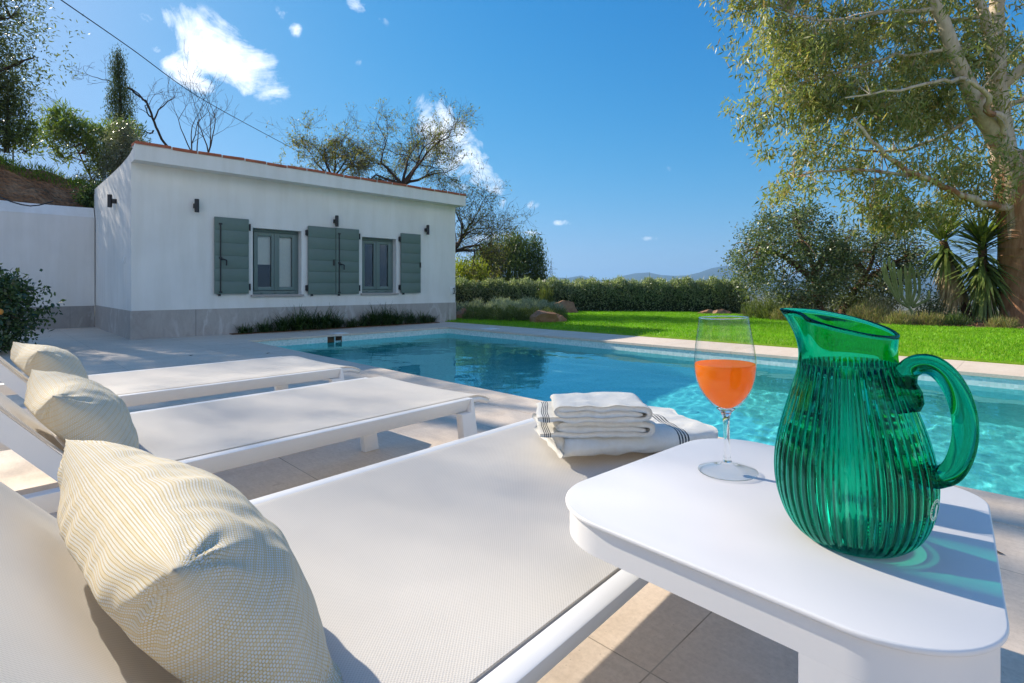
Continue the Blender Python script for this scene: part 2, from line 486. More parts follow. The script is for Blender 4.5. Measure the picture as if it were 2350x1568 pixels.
def m_pillow():
    g = G('pillow_fabric')
    uv = g.uv; u, v, _ = g.sep(uv)
    px, py = .0036, .0033
    row = g.math('FLOOR', g.math('DIVIDE', v, py))
    off = g.math('MULTIPLY', g.math('MODULO', g.math('ADD', row, 400), 2), .5)
    fx = g.math('SUBTRACT', g.math('FRACT', g.math('ADD', g.math('DIVIDE', u, px), off)), .5)
    fy = g.math('SUBTRACT', g.math('FRACT', g.math('DIVIDE', v, py)), .5)
    r2 = g.math('ADD', g.math('POWER', g.math('ABSOLUTE', g.math('MULTIPLY', fx, 2.28)), 2.4), g.math('POWER', g.math('ABSOLUTE', g.math('MULTIPLY', fy, 2.12)), 2.4))
    dot = g.maprange(r2, 1.15, .55)
    stripe = g.math('LESS_THAN', g.math('FRACT', g.math('DIVIDE', g.math('ADD', row, .5), 4.0)), .25)
    dot = g.math('MULTIPLY', dot, g.math('SUBTRACT', 1, g.math('MULTIPLY', stripe, .36)))
    n = g.noise(g.obj, 26, 4, .6)
    yel = g.ramp(n, [(.3, (.67, .49, .18)), (.7, (.79, .62, .31))])
    col = g.mix(dot, yel, (.80, .78, .72))
    fine = g.noise(g.comb(g.math('MULTIPLY', u, 900), g.math('MULTIPLY', v, 900), 0.0), 1.0, 2)
    h = g.math('ADD', g.math('MULTIPLY', dot, 1.0), g.math('MULTIPLY', fine, .25))
    return g.done(g.pbsdf(col, .9, .15, normal=g.bump(h, .7, .0016)))
def m_towel():
    g = G('towel_terry')
    o = g.obj
    n = g.noise(o, 420, 3, .7); n2 = g.noise(o, 60, 4, .6)
    u = g.sep(g.uv)[0]
    col = g.ramp(n2, [(.3, (.83, .785, .69)), (.7, (.89, .86, .785))])
    # three dark woven bands near one end
    b = None
    for c in (.056, .0605, .065, .0695):
        k = g.math('LESS_THAN', g.math('ABSOLUTE', g.math('SUBTRACT', u, c)), .0011)
        b = k if b is None else g.math('MAXIMUM', b, k)
    col = g.mix(b, col, (.035, .04, .05))
    return g.done(g.pbsdf(col, .95, .1, normal=g.bump(g.math('ADD', n, g.math('MULTIPLY', n2, .6)), .9, .003), Sheen_Weight=.3))
def m_lawn():
    g = G('lawn_turf')
    p = g.pos
    n1 = g.noise(p, .45, 4, .6); n2 = g.noise(g.vmath('MULTIPLY', p, (1, 1, 1)), 14, 6, .75); n3 = g.noise(p, 160, 3, .7)
    col = g.ramp(n1, [(.3, (.185, .36, .014)), (.7, (.25, .42, .02))])
    col = g.mix(.8, col, g.mix(1, col, g.ramp(n2, [(.3, (.62, .68, .55)), (.7, (1.25, 1.18, 1.1))]), 'MULTIPLY'))
    col = g.mix(.8, col, g.mix(1, col, g.ramp(n3, [(.3, (.6, .64, .5)), (.7, (1.25, 1.2, 1.2))]), 'MULTIPLY'))
    return g.done(g.pbsdf(col, .8, .15, normal=g.bump(g.math('ADD', n3, n2), .5, .015)))
def m_terrain():
    g = G('terrain_land')
    p = g.pos
    n1 = g.noise(p, .012, 6, .6, .6); n2 = g.noise(p, .12, 5, .65); n3 = g.noise(p, 3.0, 5, .7)
    col = g.ramp(n1, [(.28, (.05, .07, .03)), (.45, (.11, .12, .055)), (.58, (.24, .19, .11)), (.72, (.10, .12, .06))])
    col = g.mix(.6, col, g.ramp(n2, [(.35, (.045, .06, .025)), (.5, (.15, .14, .07)), (.65, (.28, .23, .14))]))
    col = g.mix(.3, col, g.mix(1, col, g.ramp(n3, [(.3, (.5, .5, .5)), (.7, (1.4, 1.35, 1.3))]), 'MULTIPLY'))
    far = g.maprange(g.vmath('LENGTH', p), 700, 1500)
    col = g.mix(far, col, g.ramp(n1, [(.3, (.022, .04, .03)), (.7, (.06, .075, .05))]))      # wooded mountains
    return g.done(g.pbsdf(col, .95, .1, normal=g.bump(n3, .4, .05)))
def m_soil(name='bed_soil', c1=(.07, .04, .025), c2=(.2, .11, .06), c3=(.3, .19, .11)):
    g = G(name)
    p = g.pos
    n = g.noise(p, 2.2, 9, .72, .5); n2 = g.voro(p, 14)
    col = g.ramp(n, [(.28, c1), (.5, c2), (.72, c3)])
    col = g.mix(.4, col, g.mix(1, col, g.ramp(n2, [(.1, (.5, .5, .5)), (.5, (1.2, 1.2, 1.2))]), 'MULTIPLY'))
    return g.done(g.pbsdf(col, .95, .1, normal=g.bump(g.math('ADD', n, n2), .9, .06)))
def m_rock():
    g = G('rust_rock')
    p = g.pos
    n = g.noise(p, 5, 8, .7, .6); n2 = g.noise(p, 1.6, 3)
    col = g.ramp(n, [(.3, (.14, .06, .032)), (.5, (.30, .15, .08)), (.7, (.42, .26, .15))])
    col = g.mix(.35, col, g.ramp(n2, [(.3, (.36, .26, .18)), (.7, (.26, .11, .05))]))
    return g.done(g.pbsdf(col, .9, .15, normal=g.bump(n, .7, .03)))
def m_eucbark():
    g = G('eucalyptus_bark')
    p = g.pos; z = g.sep(p)[2]
    v = g.vmath('MULTIPLY', p, (1, 1, .22))
    n = g.noise(v, 2.6, 5, .6, .9); n2 = g.noise(v, 16, 5, .65)
    pale = g.ramp(n2, [(.3, (.46, .37, .28)), (.7, (.66, .56, .45))])
    red = g.ramp(n2, [(.3, (.22, .095, .045)), (.7, (.42, .22, .12))])
    hz = g.maprange(z, 6.0, .6, -.16, .2)
    f = g.maprange(g.math('ADD', n, hz), .5, .62)
    return g.done(g.pbsdf(g.mix(f, pale, red), .8, .25, normal=g.bump(g.math('ADD', n2, n), .5, .03)))
def m_clear_glass(name, color=(1, 1, 1), ior=1.5):
    g = G(name)
    return g.done(g.shader('ShaderNodeBsdfGlass', color, 0.0, ior))
def m_pane():
    g = G('window_pane')
    fr = g.N.new('ShaderNodeFresnel'); fr.inputs['IOR'].default_value = 1.55
    t = g.shader('ShaderNodeBsdfTransparent', (.95, .97, .96)); r = g.shader('ShaderNodeBsdfGlossy', (1, 1, 1), .0)
    return g.done(g.mixs(g.math('MULTIPLY', fr.outputs[0], 1.0, clamp=True), t, r))

M = {}
M['wall'] = m_render('white_render', (.84, .815, .77))
M['wall2'] = m_render('white_render_wall', (.78, .755, .72))
M['plinth'] = m_stone('plinth_slab', (.36, .32, .29), (.47, .43, .395), joint=(1.47, 1.62))
M['deck'] = m_deck()
M['mosaic'] = m_mosaic('pool_mosaic', [(.50, .70, .66), (.62, .80, .76), (.72, .86, .82), (.54, .74, .70), (.80, .90, .86)], grout=(.7, .74, .7))
M['tex'] = m_textilene('sling_weave')
M['frame'] = plain('white_powder_coat', (.80, .785, .765), .38, .5, var=.015, scale=8, bump=.01)
M['tablewhite'] = plain('table_white', (.77, .755, .745), .42, .5, var=.012, scale=5, bump=.012)
M['pillow'] = m_pillow(); M['towel'] = m_towel(); M['lawn'] = m_lawn(); M['terrain'] = m_terrain()
M['soil'] = m_soil(); M['bank'] = m_soil('bank_earth', (.09, .045, .026), (.25, .125, .062), (.38, .23, .13))
M['rock'] = m_rock(); M['eucbark'] = m_eucbark()
M['bark'] = bark_mat('dark_bark', (.035, .026, .02), (.10, .075, .055))
M['brownbark'] = bark_mat('brown_bark', (.08, .045, .028), (.2, .12, .075))
M['shutter'] = plain('shutter_paint', (.135, .19, .165), .45, .4, var=.05, scale=6, bump=.02)
M['winframe'] = plain('window_paint', (.15, .205, .19), .4, .4, var=.03, scale=6, bump=.01)
M['sill'] = plain('sill_stone', (.42, .37, .33), .6, .3, var=.08)
M['black'] = plain('black_metal', (.012, .012, .014), .4, .5, var=.1)
M['steel'] = plain('steel', (.5, .5, .5), .3, .5, 1.0)
M['terracotta'] = plain('terracotta', (.40, .125, .07), .8, .2, var=.25, scale=7, bump=.2)
M['mortar'] = plain('mortar', (.62, .60, .57), .9, .2, var=.1)
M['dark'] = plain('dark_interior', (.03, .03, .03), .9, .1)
M['panereflect'] = plain('reflection_sheet', (.90, .885, .84), .9, .1, var=.03)  # pale colour stands in for a bright reflection in the panes
M['pane'] = m_pane()
M['whiteplastic'] = plain('white_plastic', (.75, .77, .77), .4, .5, var=.02)
# ---------------------------------------------------------------- ground, hills
PX0, PX1, PY0, PY1 = 2.58, 6.14, -3.2, 7.85      # pool opening
WATER_Z = -0.115
FAC_Y, BX0, BX1, BACK_Y = 9.12, 1.47, 7.35, 12.5  # pool house
def ridge(az):
    """height of the mountain skyline, as pixels above the horizon, for a photo column"""
    x = CX + FPX * math.tan(az)
    pts = [(-9000, 10), (-800, 20), (800, 16), (1000, 14), (1180, 22), (1235, 32), (1262, 26), (1290, 20), (1325, 33), (1352, 22), (1385, 14), (1410, 22), (1450, 30), (1490, 33), (1530, 29),
           (1570, 31), (1610, 38), (1645, 50), (1680, 49), (1710, 42), (1760, 30), (1850, 24), (1950, 30), (2050, 38), (2150, 34), (2300, 26), (2600, 30), (9000, 14)]
    for (a, ya), (b, yb) in zip(pts, pts[1:]):
        if a <= x <= b:
            t = (x - a) / (b - a); t = t * t * (3 - 2 * t); return ya + (yb - ya) * t
    return 16
def terrain_z(x, y):
    if 1.3 < x < 7.3 and -8 < y < 9.0: return -3.0
    d = math.hypot(x, y)
    f = (x + y) / 2 ** .5; s = (x - y) / 2 ** .5
    z = -0.04
    if f > 18:
        t = f - 18
        z -= 26 * (1 - math.exp(-t / 60.0)) + 0.0
        n = noise.noise(Vector((x * .011, y * .011, 0))) * 5 + noise.noise(Vector((x * .04, y * .04, 3))) * 1.2
        z += n * min(1, t / 80)
    if f > 250:
        az = math.atan2(s, f)
        h = ridge(az) / FPX * 3000 / math.cos(0)
        n = noise.noise(Vector((x * .0024, y * .0024, 7))) + .5 * noise.noise(Vector((x * .006, y * .006, 9)))
        fore = min(1, max(0, (f - 320) / 700)); 
        z += fore * (12 + 9 * n)
        rr = math.exp(-((f - 3000) / 620.0) ** 2)
        z += rr * (h + 12) * (1 + .05 * n)
        if f > 3000: z = max(z, -20)
    return z
def axis_lines():
    a = list(np.arange(-14, 30.01, .5))
    s = .6; v = 30
    while v < 5200: v += s; s *= 1.055; a.append(v)
    s = .8; v = -14; b = []
    while v > -4200: v -= s; s *= 1.16; b.append(v)
    return np.array(b[::-1] + a)
ax = axis_lines()
V = np.array([(x, y, terrain_z(x, y)) for x in ax for y in ax])
o = np_mesh('ground', V, grid_faces(len(ax), len(ax)), M['terrain'], smooth=True); tag(o, kind='structure')

# lawn: a thin sheet with a curved far edge
lawn_edge = [(7.05, -6), (13.6, -6), (13.0, -2), (12.75, .2), (12.45, 1.9), (12.9, 3.8), (14.2, 5.6), (14.9, 6.6), (14.0, 8.4), (12.4, 9.9), (10.5, 11.2), (7.36, 11.4), (7.36, 9.14), (7.05, 9.14)]
mb = MB(); mb.prism(lawn_edge, -.05, .012); o = mb.build('lawn', M['lawn']); tag(o, kind='structure')
# grass blades of the turf, one object
n = 150000
xy = np.stack([7.1 + rng.random(n) * 7.8, -1.5 + rng.random(n) * 12.5], 1)
xy = xy[in_poly(xy[:, 0], xy[:, 1], lawn_edge)]
xy = xy[(xy[:, 0] / (np.abs(xy[:, 1]) + .01)) > .6]
C = np.concatenate([xy, np.full((len(xy), 1), .011)], 1)
A = rng.normal(size=C.shape) * .45; A[:, 2] = 1
V, F = leaf_arrays(C, A, .026 + .026 * rng.random(len(C)), .008)
o = np_mesh('grass_blades', V, F, leaf_mat('grass_blade', [(.12, .32, .01), (.19, .42, .014), (.24, .46, .03)], .3, .5, .2)); tag(o, kind='stuff', cat='grass', label='short bright green turf blades on the lawn')
# planting bed soil round the lawn
mb = MB(); mb.prism([(7.36, 11.3), (7.36, 14), (12, 14), (16.5, 10.5), (17.5, 6), (17.5, -6), (13.2, -6), (12.7, .2), (12.4, 1.9), (12.85, 3.8), (14.15, 5.6), (14.85, 6.6), (13.9, 8.4), (12.3, 9.8), (10.4, 11.1)], -.06, .004)
o = mb.build('bed_soil', M['soil']); tag(o, kind='structure')

# deck and coping, with the pool left open
mb = MB(); mb.box((-14, -16, -.1), (2.28, 7.85, .0)); mb.box((-14, 7.85, -.1), (2.28, 12.5, 0)); mb.box((2.28, 8.15, -.1), (7.05, 9.12, 0)); mb.box((6.44, -16, -.1), (7.05, 8.15, 0)); mb.box((2.28, -16, -.1), (6.44, PY0 - .3, 0))  # unseen stretch behind the camera extended for warm bounce light
o = mb.build('pool_deck', M['deck']); tag(o, kind='structure')
L_ = .012
mb = MB()
mb.box((2.28, PY0 - .3, -.028), (PX0 + L_, PY1 + .3, .002)); mb.box((PX1 - L_, PY0 - .3, -.028), (6.44, PY1 + .3, .002))
mb.box((PX0 + L_, PY1 - L_, -.028), (PX1 - L_, PY1 + .3, .002)); mb.box((PX0 + L_, PY0 - .3, -.028), (PX1 - L_, PY0 + L_, .002))
o = mb.build('pool_coping', M['deck']); tag(o, kind='structure')
# basin: walls with a step ledge and a floor
FLOOR = -1.6
mb = MB()
def quad(a, b, c, d): mb.add([a, b, c, d], [(0, 1, 2, 3)])
x0, x1, y0, y1 = PX0, PX1, PY0, PY1
sk0, sk1, skt, skb = 3.78, 4.02, -.03, -.2       # skimmer mouth in the end wall
zt = -.028
quad((x0, y0, zt), (x0, y1, zt), (x0, y1, FLOOR), (x0, y0, FLOOR))
quad((x1, y1, zt), (x1, y0, zt), (x1, y0, FLOOR), (x1, y1, FLOOR))
quad((x1, y0, zt), (x0, y0, zt), (x0, y0, FLOOR), (x1, y0, FLOOR))
quad((x0, y1, zt), (sk0, y1, zt), (sk0, y1, FLOOR), (x0, y1, FLOOR)); quad((sk1, y1, zt), (x1, y1, zt), (x1, y1, FLOOR), (sk1, y1, FLOOR))
quad((sk0, y1, skb), (sk1, y1, skb), (sk1, y1, FLOOR), (sk0, y1, FLOOR))
quad((x0, y0, FLOOR), (x0, y1, FLOOR), (x1, y1, FLOOR), (x1, y0, FLOOR))
basin = mb.build('pool_basin', M['mosaic']); tag(basin, kind='structure')
# water: a rippled surface that refracts (the sun reaches the floor through it as caustics)
def m_water():
    g = G('pool_water')
    return g.done(g.shader('ShaderNodeBsdfGlass', (.42, .95, 1.0), 0.0, 1.333))
def wave(x, y):
    v = Vector((x, y, 0))
    return (.0030 * noise.noise(v * 2.1 + Vector((0, 0, 1.7))) + .0016 * noise.noise(Vector((x * 5.3 + y * 1.4, y * 4.6, 4.2))) + WRIP * noise.noise(Vector((x * 11.5, y * 12.5, 9.1))))
WRIP = .00075
gx = np.linspace(x0, x1, 130); gy = np.linspace(y0, y1, 390)
V = np.array([(x, y, WATER_Z + wave(x, y)) for x in gx for y in gy])
water = np_mesh('pool_water', V, grid_faces(len(gx), len(gy)), m_water(), smooth=True); tag(water, kind='structure')
water.cycles.is_caustics_caster = True
basin.cycles.is_caustics_receiver = True
# skimmer box in the end wall
t = empty('pool_skimmer', (sk0, y1, 0)); tag(t, 'steel framed skimmer mouth in the pool end wall below the house', 'skimmer')
mb = MB(); a, b, c = 0, sk1 - sk0, .2
mb.add([(a,0,skt),(a,c,skt),(a,c,skb),(a,0,skb)], [(0,1,2,3)]); mb.add([(b,0,skt),(b,c,skt),(b,c,skb),(b,0,skb)], [(3,2,1,0)])
mb.add([(a,c,skt),(b,c,skt),(b,c,skb),(a,c,skb)], [(0,1,2,3)]); mb.add([(a,0,skb),(b,0,skb),(b,c,skb),(a,c,skb)], [(0,1,2,3)])
mb.build('housing', plain('skimmer_brown', (.34, .22, .15), .7, .3), t)
mb = MB(); mb.box((b * .46, -.003, skb), (b * .54, .01, skt)); mb.box((b * .54, .01, -.115), (b - .01, .03, -.1)); mb.build('divider', M['steel'], t)
def disc(name, c, nrm, r, label, cat, group, mat='whiteplastic', th=.012):
    mb = MB(); mb.lathe([(0, th), (r * .3, th), (r * .32, th * .7), (r * .8, th * .8), (r, th * .4), (r, 0)], 24)
    o = mb.build(name, M[mat], smooth=True); o.location = c; o.rotation_euler = Vector(nrm).to_track_quat('Z', 'Y').to_euler()
    o.cycles.is_caustics_receiver = True
    return tag(o, label, cat, group)
disc('return_inlet', (x1 - .001, 5.05, -.21), (-1, 0, 0), .045, 'white round water inlet on the far pool wall, farther one', 'pool inlet', 'pool return inlets')
disc('return_inlet', (x1 - .001, 3.9, -.21), (-1, 0, 0), .045, 'white round water inlet on the far pool wall, nearer one', 'pool inlet', 'pool return inlets')
p = PT(1591, 930, 5.2); disc('floor_inlet', (p[0] * .99, p[1], FLOOR + .001), (0, 0, 1), .075, 'white round inlet on the pool floor left of the wine glass', 'pool inlet', 'pool return inlets')
def lid(x, y, s, label):
    mb = MB(); mb.box((-s, -s, 0), (s, s, .006)); mb.box((-s * .86, -s * .86, .006), (s * .86, s * .86, .009))
    o = mb.build('skimmer_lid', M['whiteplastic'], loc=(x, y, .002)); tag(o, label, 'pool lid', 'skimmer lids in the paving')
p = ON(1018 * .333 + 600 * .783 - 5, 757); lid(4.05, 8.0, .11, 'white square lid in the paving behind the skimmer')
p = ON(1325, 767); lid(6.3 + .1, 6.95, .12, 'white square lid in the far coping beside the lawn')

# ---------------------------------------------------------------- pool house
house = empty('pool_house', ((BX0 + BX1) / 2, FAC_Y, 0)); tag(house, 'white single storey pool house with grey green shutters and stone plinth', 'house')
OFF = Vector(house.location)
class HB(MB):
    def build(s, name, mat, parent=None, **k):
        o = MB.build(s, name, mat, parent or house, **k); 
        o.matrix_parent_inverse = Matrix.Translation(-OFF) if (parent is None or parent is house) else o.matrix_parent_inverse
        return o
O1 = (3.107, 3.916, .625, 1.725); O2 = (5.08, 5.84, .635, 1.71)
WT = .3
mb = HB()
xs = [BX0 + .25, O1[0], O1[1], O2[0], O2[1], BX1]
ZT = 2.52; PZ = .41
for i in range(5):
    a, b = xs[i], xs[i + 1]
    op = O1 if i == 1 else O2 if i == 3 else None
    for (za, zb) in ([(PZ, op[2]), (op[3], ZT)] if op else [(PZ, ZT)]):
        mb.add([(a, FAC_Y, za), (b, FAC_Y, za), (b, FAC_Y, zb), (a, FAC_Y, zb)], [(0, 1, 2, 3)])
    if op:
        y2 = FAC_Y + WT
        mb.add([(a, FAC_Y, op[2]), (a, FAC_Y, op[3]), (a, y2, op[3]), (a, y2, op[2])], [(0, 1, 2, 3)])
        mb.add([(b, FAC_Y, op[2]), (b, FAC_Y, op[3]), (b, y2, op[3]), (b, y2, op[2])], [(3, 2, 1, 0)])
        mb.add([(a, FAC_Y, op[3]), (b, FAC_Y, op[3]), (b, y2, op[3]), (a, y2, op[3])], [(0, 1, 2, 3)])
        mb.add([(a, FAC_Y, op[2]), (b, FAC_Y, op[2]), (b, y2, op[2]), (a, y2, op[2])], [(3, 2, 1, 0)])
mb.build('front_wall', M['wall'])
def side_prism(xa, xb, prof):
    m = HB(); n = len(prof)
    m.add([(xa, p[0], p[1]) for p in prof] + [(xb, p[0], p[1]) for p in prof], [tuple(range(n - 1, -1, -1)), tuple(range(n, 2 * n))] + [(i, (i + 1) % n, n + (i + 1) % n, n + i) for i in range(n)])
    return m
prof = [(8.87, 2.52), (8.87, 2.745), (9.0, 2.70), (9.2, 2.66), (9.45, 2.635), (9.97, 2.61), (11, 2.6), (BACK_Y + .2, 2.6), (BACK_Y + .2, PZ), (FAC_Y, PZ), (FAC_Y, 2.52)]
side_prism(BX0, BX0 + .25, prof).build('side_wall', M['wall'])
side_prism(BX1 - .25, BX1, [(FAC_Y + .002, PZ), (FAC_Y + .002, 2.52), (BACK_Y + .2, 2.52), (BACK_Y + .2, PZ)]).build('side_wall', M['wall'])
mb = HB(); mb.box((BX0 + .25, BACK_Y, 0), (BX1 - .25, BACK_Y + .2, 2.6)); mb.build('back_wall', M['wall'])
mb = HB(); mb.box((BX0 + .25, 8.87, 2.52), (BX1 + .085, 9.25, 2.735)); mb.build('fascia', M['wall'])
mb = HB(); mb.box((BX0 + .25, 9.25, 2.4), (BX1 + .085, BACK_Y + .25, 2.55)); mb.build('roof', M['terracotta'])
# coping tiles along the eaves: clay tiles with mortar between
mb = HB(); mm = HB()
xx = 1.478; first = True
while xx < BX1 + .09:
    w = (.425 if first else .315) + rng.normal() * .005; first = False
    x2 = min(xx + w, BX1 + .095); dz = rng.normal() * .0025
    tl = rng.normal() * .006
    vs = [(xx, 8.85, 2.735 + dz), (x2, 8.85, 2.735 + dz + tl), (x2, 9.16, 2.745 + dz), (xx, 9.16, 2.745 + dz)]
    vs += [(v[0], v[1], v[2] + .042) for v in vs]
    mb.add(vs, [(0,3,2,1),(4,5,6,7),(0,1,5,4),(1,2,6,5),(2,3,7,6),(3,0,4,7)])
    xx = x2 + .018
mb.build('tile_course', M['terracotta'], bevel=.005)
mm.box((1.482, 8.857, 2.7352), (BX1 + .08, 9.15, 2.772)); mm.build('tile_mortar', M['mortar'])
mb = HB(); mb.box((BX0 - .012, FAC_Y - .012, 0), (BX1 + .012, FAC_Y + .2, PZ)); mb.box((BX0 - .012, FAC_Y + .2, 0), (BX0 + .2, BACK_Y, PZ)); mb.box((BX1 - .2, FAC_Y + .2, 0), (BX1 + .012, BACK_Y + .2, PZ))
mb.build('plinth', M['plinth'])
mb = HB(); mb.box((BX0 + .3, FAC_Y + 1.6, .2), (BX1 - .3, FAC_Y + 1.65, 2.4)); mb.build('dark_backing', M['dark'])  # near-black sheet added behind the windows, imitating an unlit room
def window(op, sheet_l, sheet_r):
    x0, x1, z0, z1 = op; y = FAC_Y + .125
    w = empty('window', (x0, y, z0)); w.parent = house; w.matrix_parent_inverse = Matrix.Translation(-OFF)
    W, H = x1 - x0, z1 - z0; e = .002
    f = MB(); t = .05
    f.box((e, 0, e), (t, .07, H - e)); f.box((W - t, 0, e), (W - e, .07, H - e)); f.box((t, 0, e), (W - t, .07, .06)); f.box((t, 0, H - t), (W - t, .07, H - e))
    fo = f.build('frame', M['winframe'], w, bevel=.004)
    g2 = MB(); k = .006
    mid = W / 2
    for (a, b) in ((t + k, mid - .004), (mid + .004, W - t - k)):
        s = .062; za, zb = .066, H - t - k
        g2.box((a, -.018, za), (a + s, .045, zb)); g2.box((b - s, -.018, za), (b, .045, zb)); g2.box((a + s, -.018, za), (b - s, .045, za + s)); g2.box((a + s, -.018, zb - s), (b - s, .045, zb))
    g2.box((mid - .018, -.03, .066), (mid + .018, -.018, H - t - k))
    g2.build('sash', M['winframe'], w, bevel=.003)
    p = MB()
    for (a, b) in ((t + .06, mid - .06), (mid + .06, W - t - .06)): p.box((a, .01, .12), (b, .016, H - .1))
    p.build('pane', M['pane'], w)
    s = MB(); s.box((-.03, -.165, -.035), (W + .03, -.126, -.003)); s.box((e, -.126, -.035), (W - e, -.001, -.001)); s.build('sill', M['sill'], w)
    for (a, b), fr in (((t + .05, mid - .05), sheet_l), ((mid + .05, W - t - .05), sheet_r)):
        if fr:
            m = MB(); m.box((a, .05, .1 + (H - .2) * (1 - fr)), (b, .054, H - .09)); m.build('reflection_sheet', M['panereflect'], w)  # added sheet behind the glass imitates the pane's bright reflection
    for q in (.22, .5, .78):
        c = MB(); c.box((W * q - .02, -.004, .018), (W * q + .02, -.0005, .026)); c.build('drain_slot', M['black'], w)
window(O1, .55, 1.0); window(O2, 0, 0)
def shutter(x0, x1, z0, z1, hinge, bolt, latch):
    """boarded leaf hooked back on the wall"""
    y1 = FAC_Y - .022; y0 = y1 - .034
    s = empty('shutter', (x0, y1, z0)); s.parent = house; s.matrix_parent_inverse = Matrix.Translation(-OFF)
    W, H = x1 - x0, z1 - z0
    m = MB(); nb = 6; h = H / nb
    for i in range(nb):
        m.box((0, y0 - y1, i * h + .0025), (W, -.004, (i + 1) * h - .0025))
    m.box((.004, y0 - y1 + .006, .004), (W - .004, -.003, H - .004))
    m.build('board_leaf', M['shutter'], s, bevel=.0025)
    q = y0 - y1
    hx = 0 if hinge == 'l' else W
    for hz in (.11, H - .13):
        hb = MB()
        hb.box((hx - .035 if hinge == 'l' else hx - .006, -.012, hz - .04), (hx + .006 if hinge == 'l' else hx + .035, .02, hz + .05)); hb.tube([(hx + (-.02 if hinge == 'l' else .02), -.02, hz - .055), (hx + (-.02 if hinge == 'l' else .02), -.02, hz + .055)], .013, 8)
        hb.build('hinge', M['black'], s)
    if bolt is not None:
        b = MB(); bx = bolt * W
        b.tube([(bx, q - .014, .02), (bx, q - .014, H - .1)], .0085, 8)
        for z in (.03, H * .47, H - .11): b.box((bx - .022, q - .02, z - .012), (bx + .022, q + .001, z + .012))
        b.tube([(bx, q - .02, H * .45), (bx + .03, q - .05, H * .45), (bx + .075, q - .05, H * .44), (bx + .075, q - .05, H * .37)], .011, 8)
        b.build('bolt_rod', M['black'], s)
    if latch:
        l = MB(); lx = latch * W; l.box((lx - .015, q - .012, H * .43), (lx + .015, q + .001, H * .52)); l.build('latch', M['black'], s)
    d = MB(); d.box((W * .12, -.02, -.03), (W * .12 + .03, .02, .002)); d.build('stay', M['black'], s)
shutter(2.528, 3.03, .64, 1.85, 'r', .16, None)
shutter(4.015, 4.522, .62, 1.83, 'l', None, .93)
shutter(4.532, 4.99, .62, 1.835, 'r', .12, None)
shutter(5.92, 6.39, .63, 1.84, 'l', None, .97)
def wall_light(p, nrm, label):
    t = empty('wall_light', p, math.atan2(nrm[1], nrm[0])); tag(t, label, 'wall light', 'black wall lights on the pool house')
    m = MB(); m.lathe([(0, .1), (.028, .1), (.031, .097), (.031, -.097), (.028, -.1), (0, -.1)], 20, (.085, 0, 0)); m.build('lamp_body', M['black'], t, smooth=True, angle=50).data.set_sharp_from_angle(angle=R(40))
    b = MB(); b.box((0, -.032, -.034), (.058, .032, .034)); b.build('bracket', M['black'], t, bevel=.003)
wall_light((2.275, FAC_Y, 1.985), (0, -1), 'black cylinder light on the facade above the leftmost shutter')
wall_light((4.53, FAC_Y, 1.95), (0, -1), 'black cylinder light on the facade above the pair of middle shutters')
wall_light((6.55, FAC_Y, 1.945), (0, -1), 'black cylinder light on the facade near its right end')
wall_light((BX0, 10.3, 2.1), (-1, 0), 'black cylinder light on the sunlit side wall, seen in profile')
t = empty('hose_hook', (7.30, FAC_Y, .66)); tag(t, 'small chrome bracket low on the facade at its right corner', 'bracket')
m = MB(); m.box((-.1, -.012, -.07), (.03, 0, .09)); m.build('back_plate', M['whiteplastic'], t, bevel=.004)
m = MB(); m.tube([(-.02, -.05, -.06), (-.02, -.05, .08)], .01, 8); m.tube([(-.02, -.012, .06), (-.02, -.05, .06)], .008, 6); m.tube([(-.02, -.012, -.05), (-.02, -.05, -.05)], .008, 6); m.build('bar', M['black'], t)
m = MB(); m.box((BX0 + 0, 0, 0), (0, 0, 0))
t = empty('wall_switch', (BX0, 9.62, 1.15)); tag(t, 'small white switch box on the pool house side wall', 'switch')
m = MB(); m.box((-.018, -.04, -.045), (0, .04, .045)); m.build('cover', M['whiteplastic'], t, bevel=.004)
m = MB(); m.box((-.022, -.025, -.03), (-.018, .025, .03)); m.build('button', M['whiteplastic'], t)

# retaining wall beside the house
rw = empty('retaining_wall', (-2, 12.5, 0)); tag(rw, 'white rendered garden wall with grey plinth holding back the earth bank', 'wall')
m = MB(); m.box((-8, .012, .40), (BX0 + 2 - .015, .3, 2.05)); m.build('lower_wall', M['wall2'], rw)
m = MB(); n = 40; top = []
for i in range(n + 1):
    x = -8 + (BX0 + 2 - .015 + 8) * i / n
    top.append((x, 2.27 + .018 * math.sin(x * 1.7) - .012 * (x + 2) * .3))
for i in range(n):
    (xa, za), (xb, zb) = top[i], top[i + 1]
    m.add([(xa, .03, 2.05), (xb, .03, 2.05), (xb, .14, zb), (xa, .14, za), (xa, .3, za), (xb, .3, zb)], [(0, 1, 2, 3), (3, 2, 5, 4)])
m.build('sloping_cap', M['wall'], rw)
m = MB(); m.box((-8, 0, 0), (BX0 + 2 - .015, .3, .40)); m.build('plinth', m_stone('wall_plinth_slab', (.25, .235, .225), (.34, .32, .30), joint=(.5, 1.2)), rw)
mb = MB(); mb.tube([PT(x, y, 8.95) for (x, y) in ((-60, 428), (-20, 446), (0, 452), (25, 463), (50, 470), (70, 473), (90, 471), (106, 467), (122, 462))], .011, 8)
o = mb.build('black_hose', M['black'], smooth=True); tag(o, 'thin black hose sagging over the top of the white garden wall', 'hose')
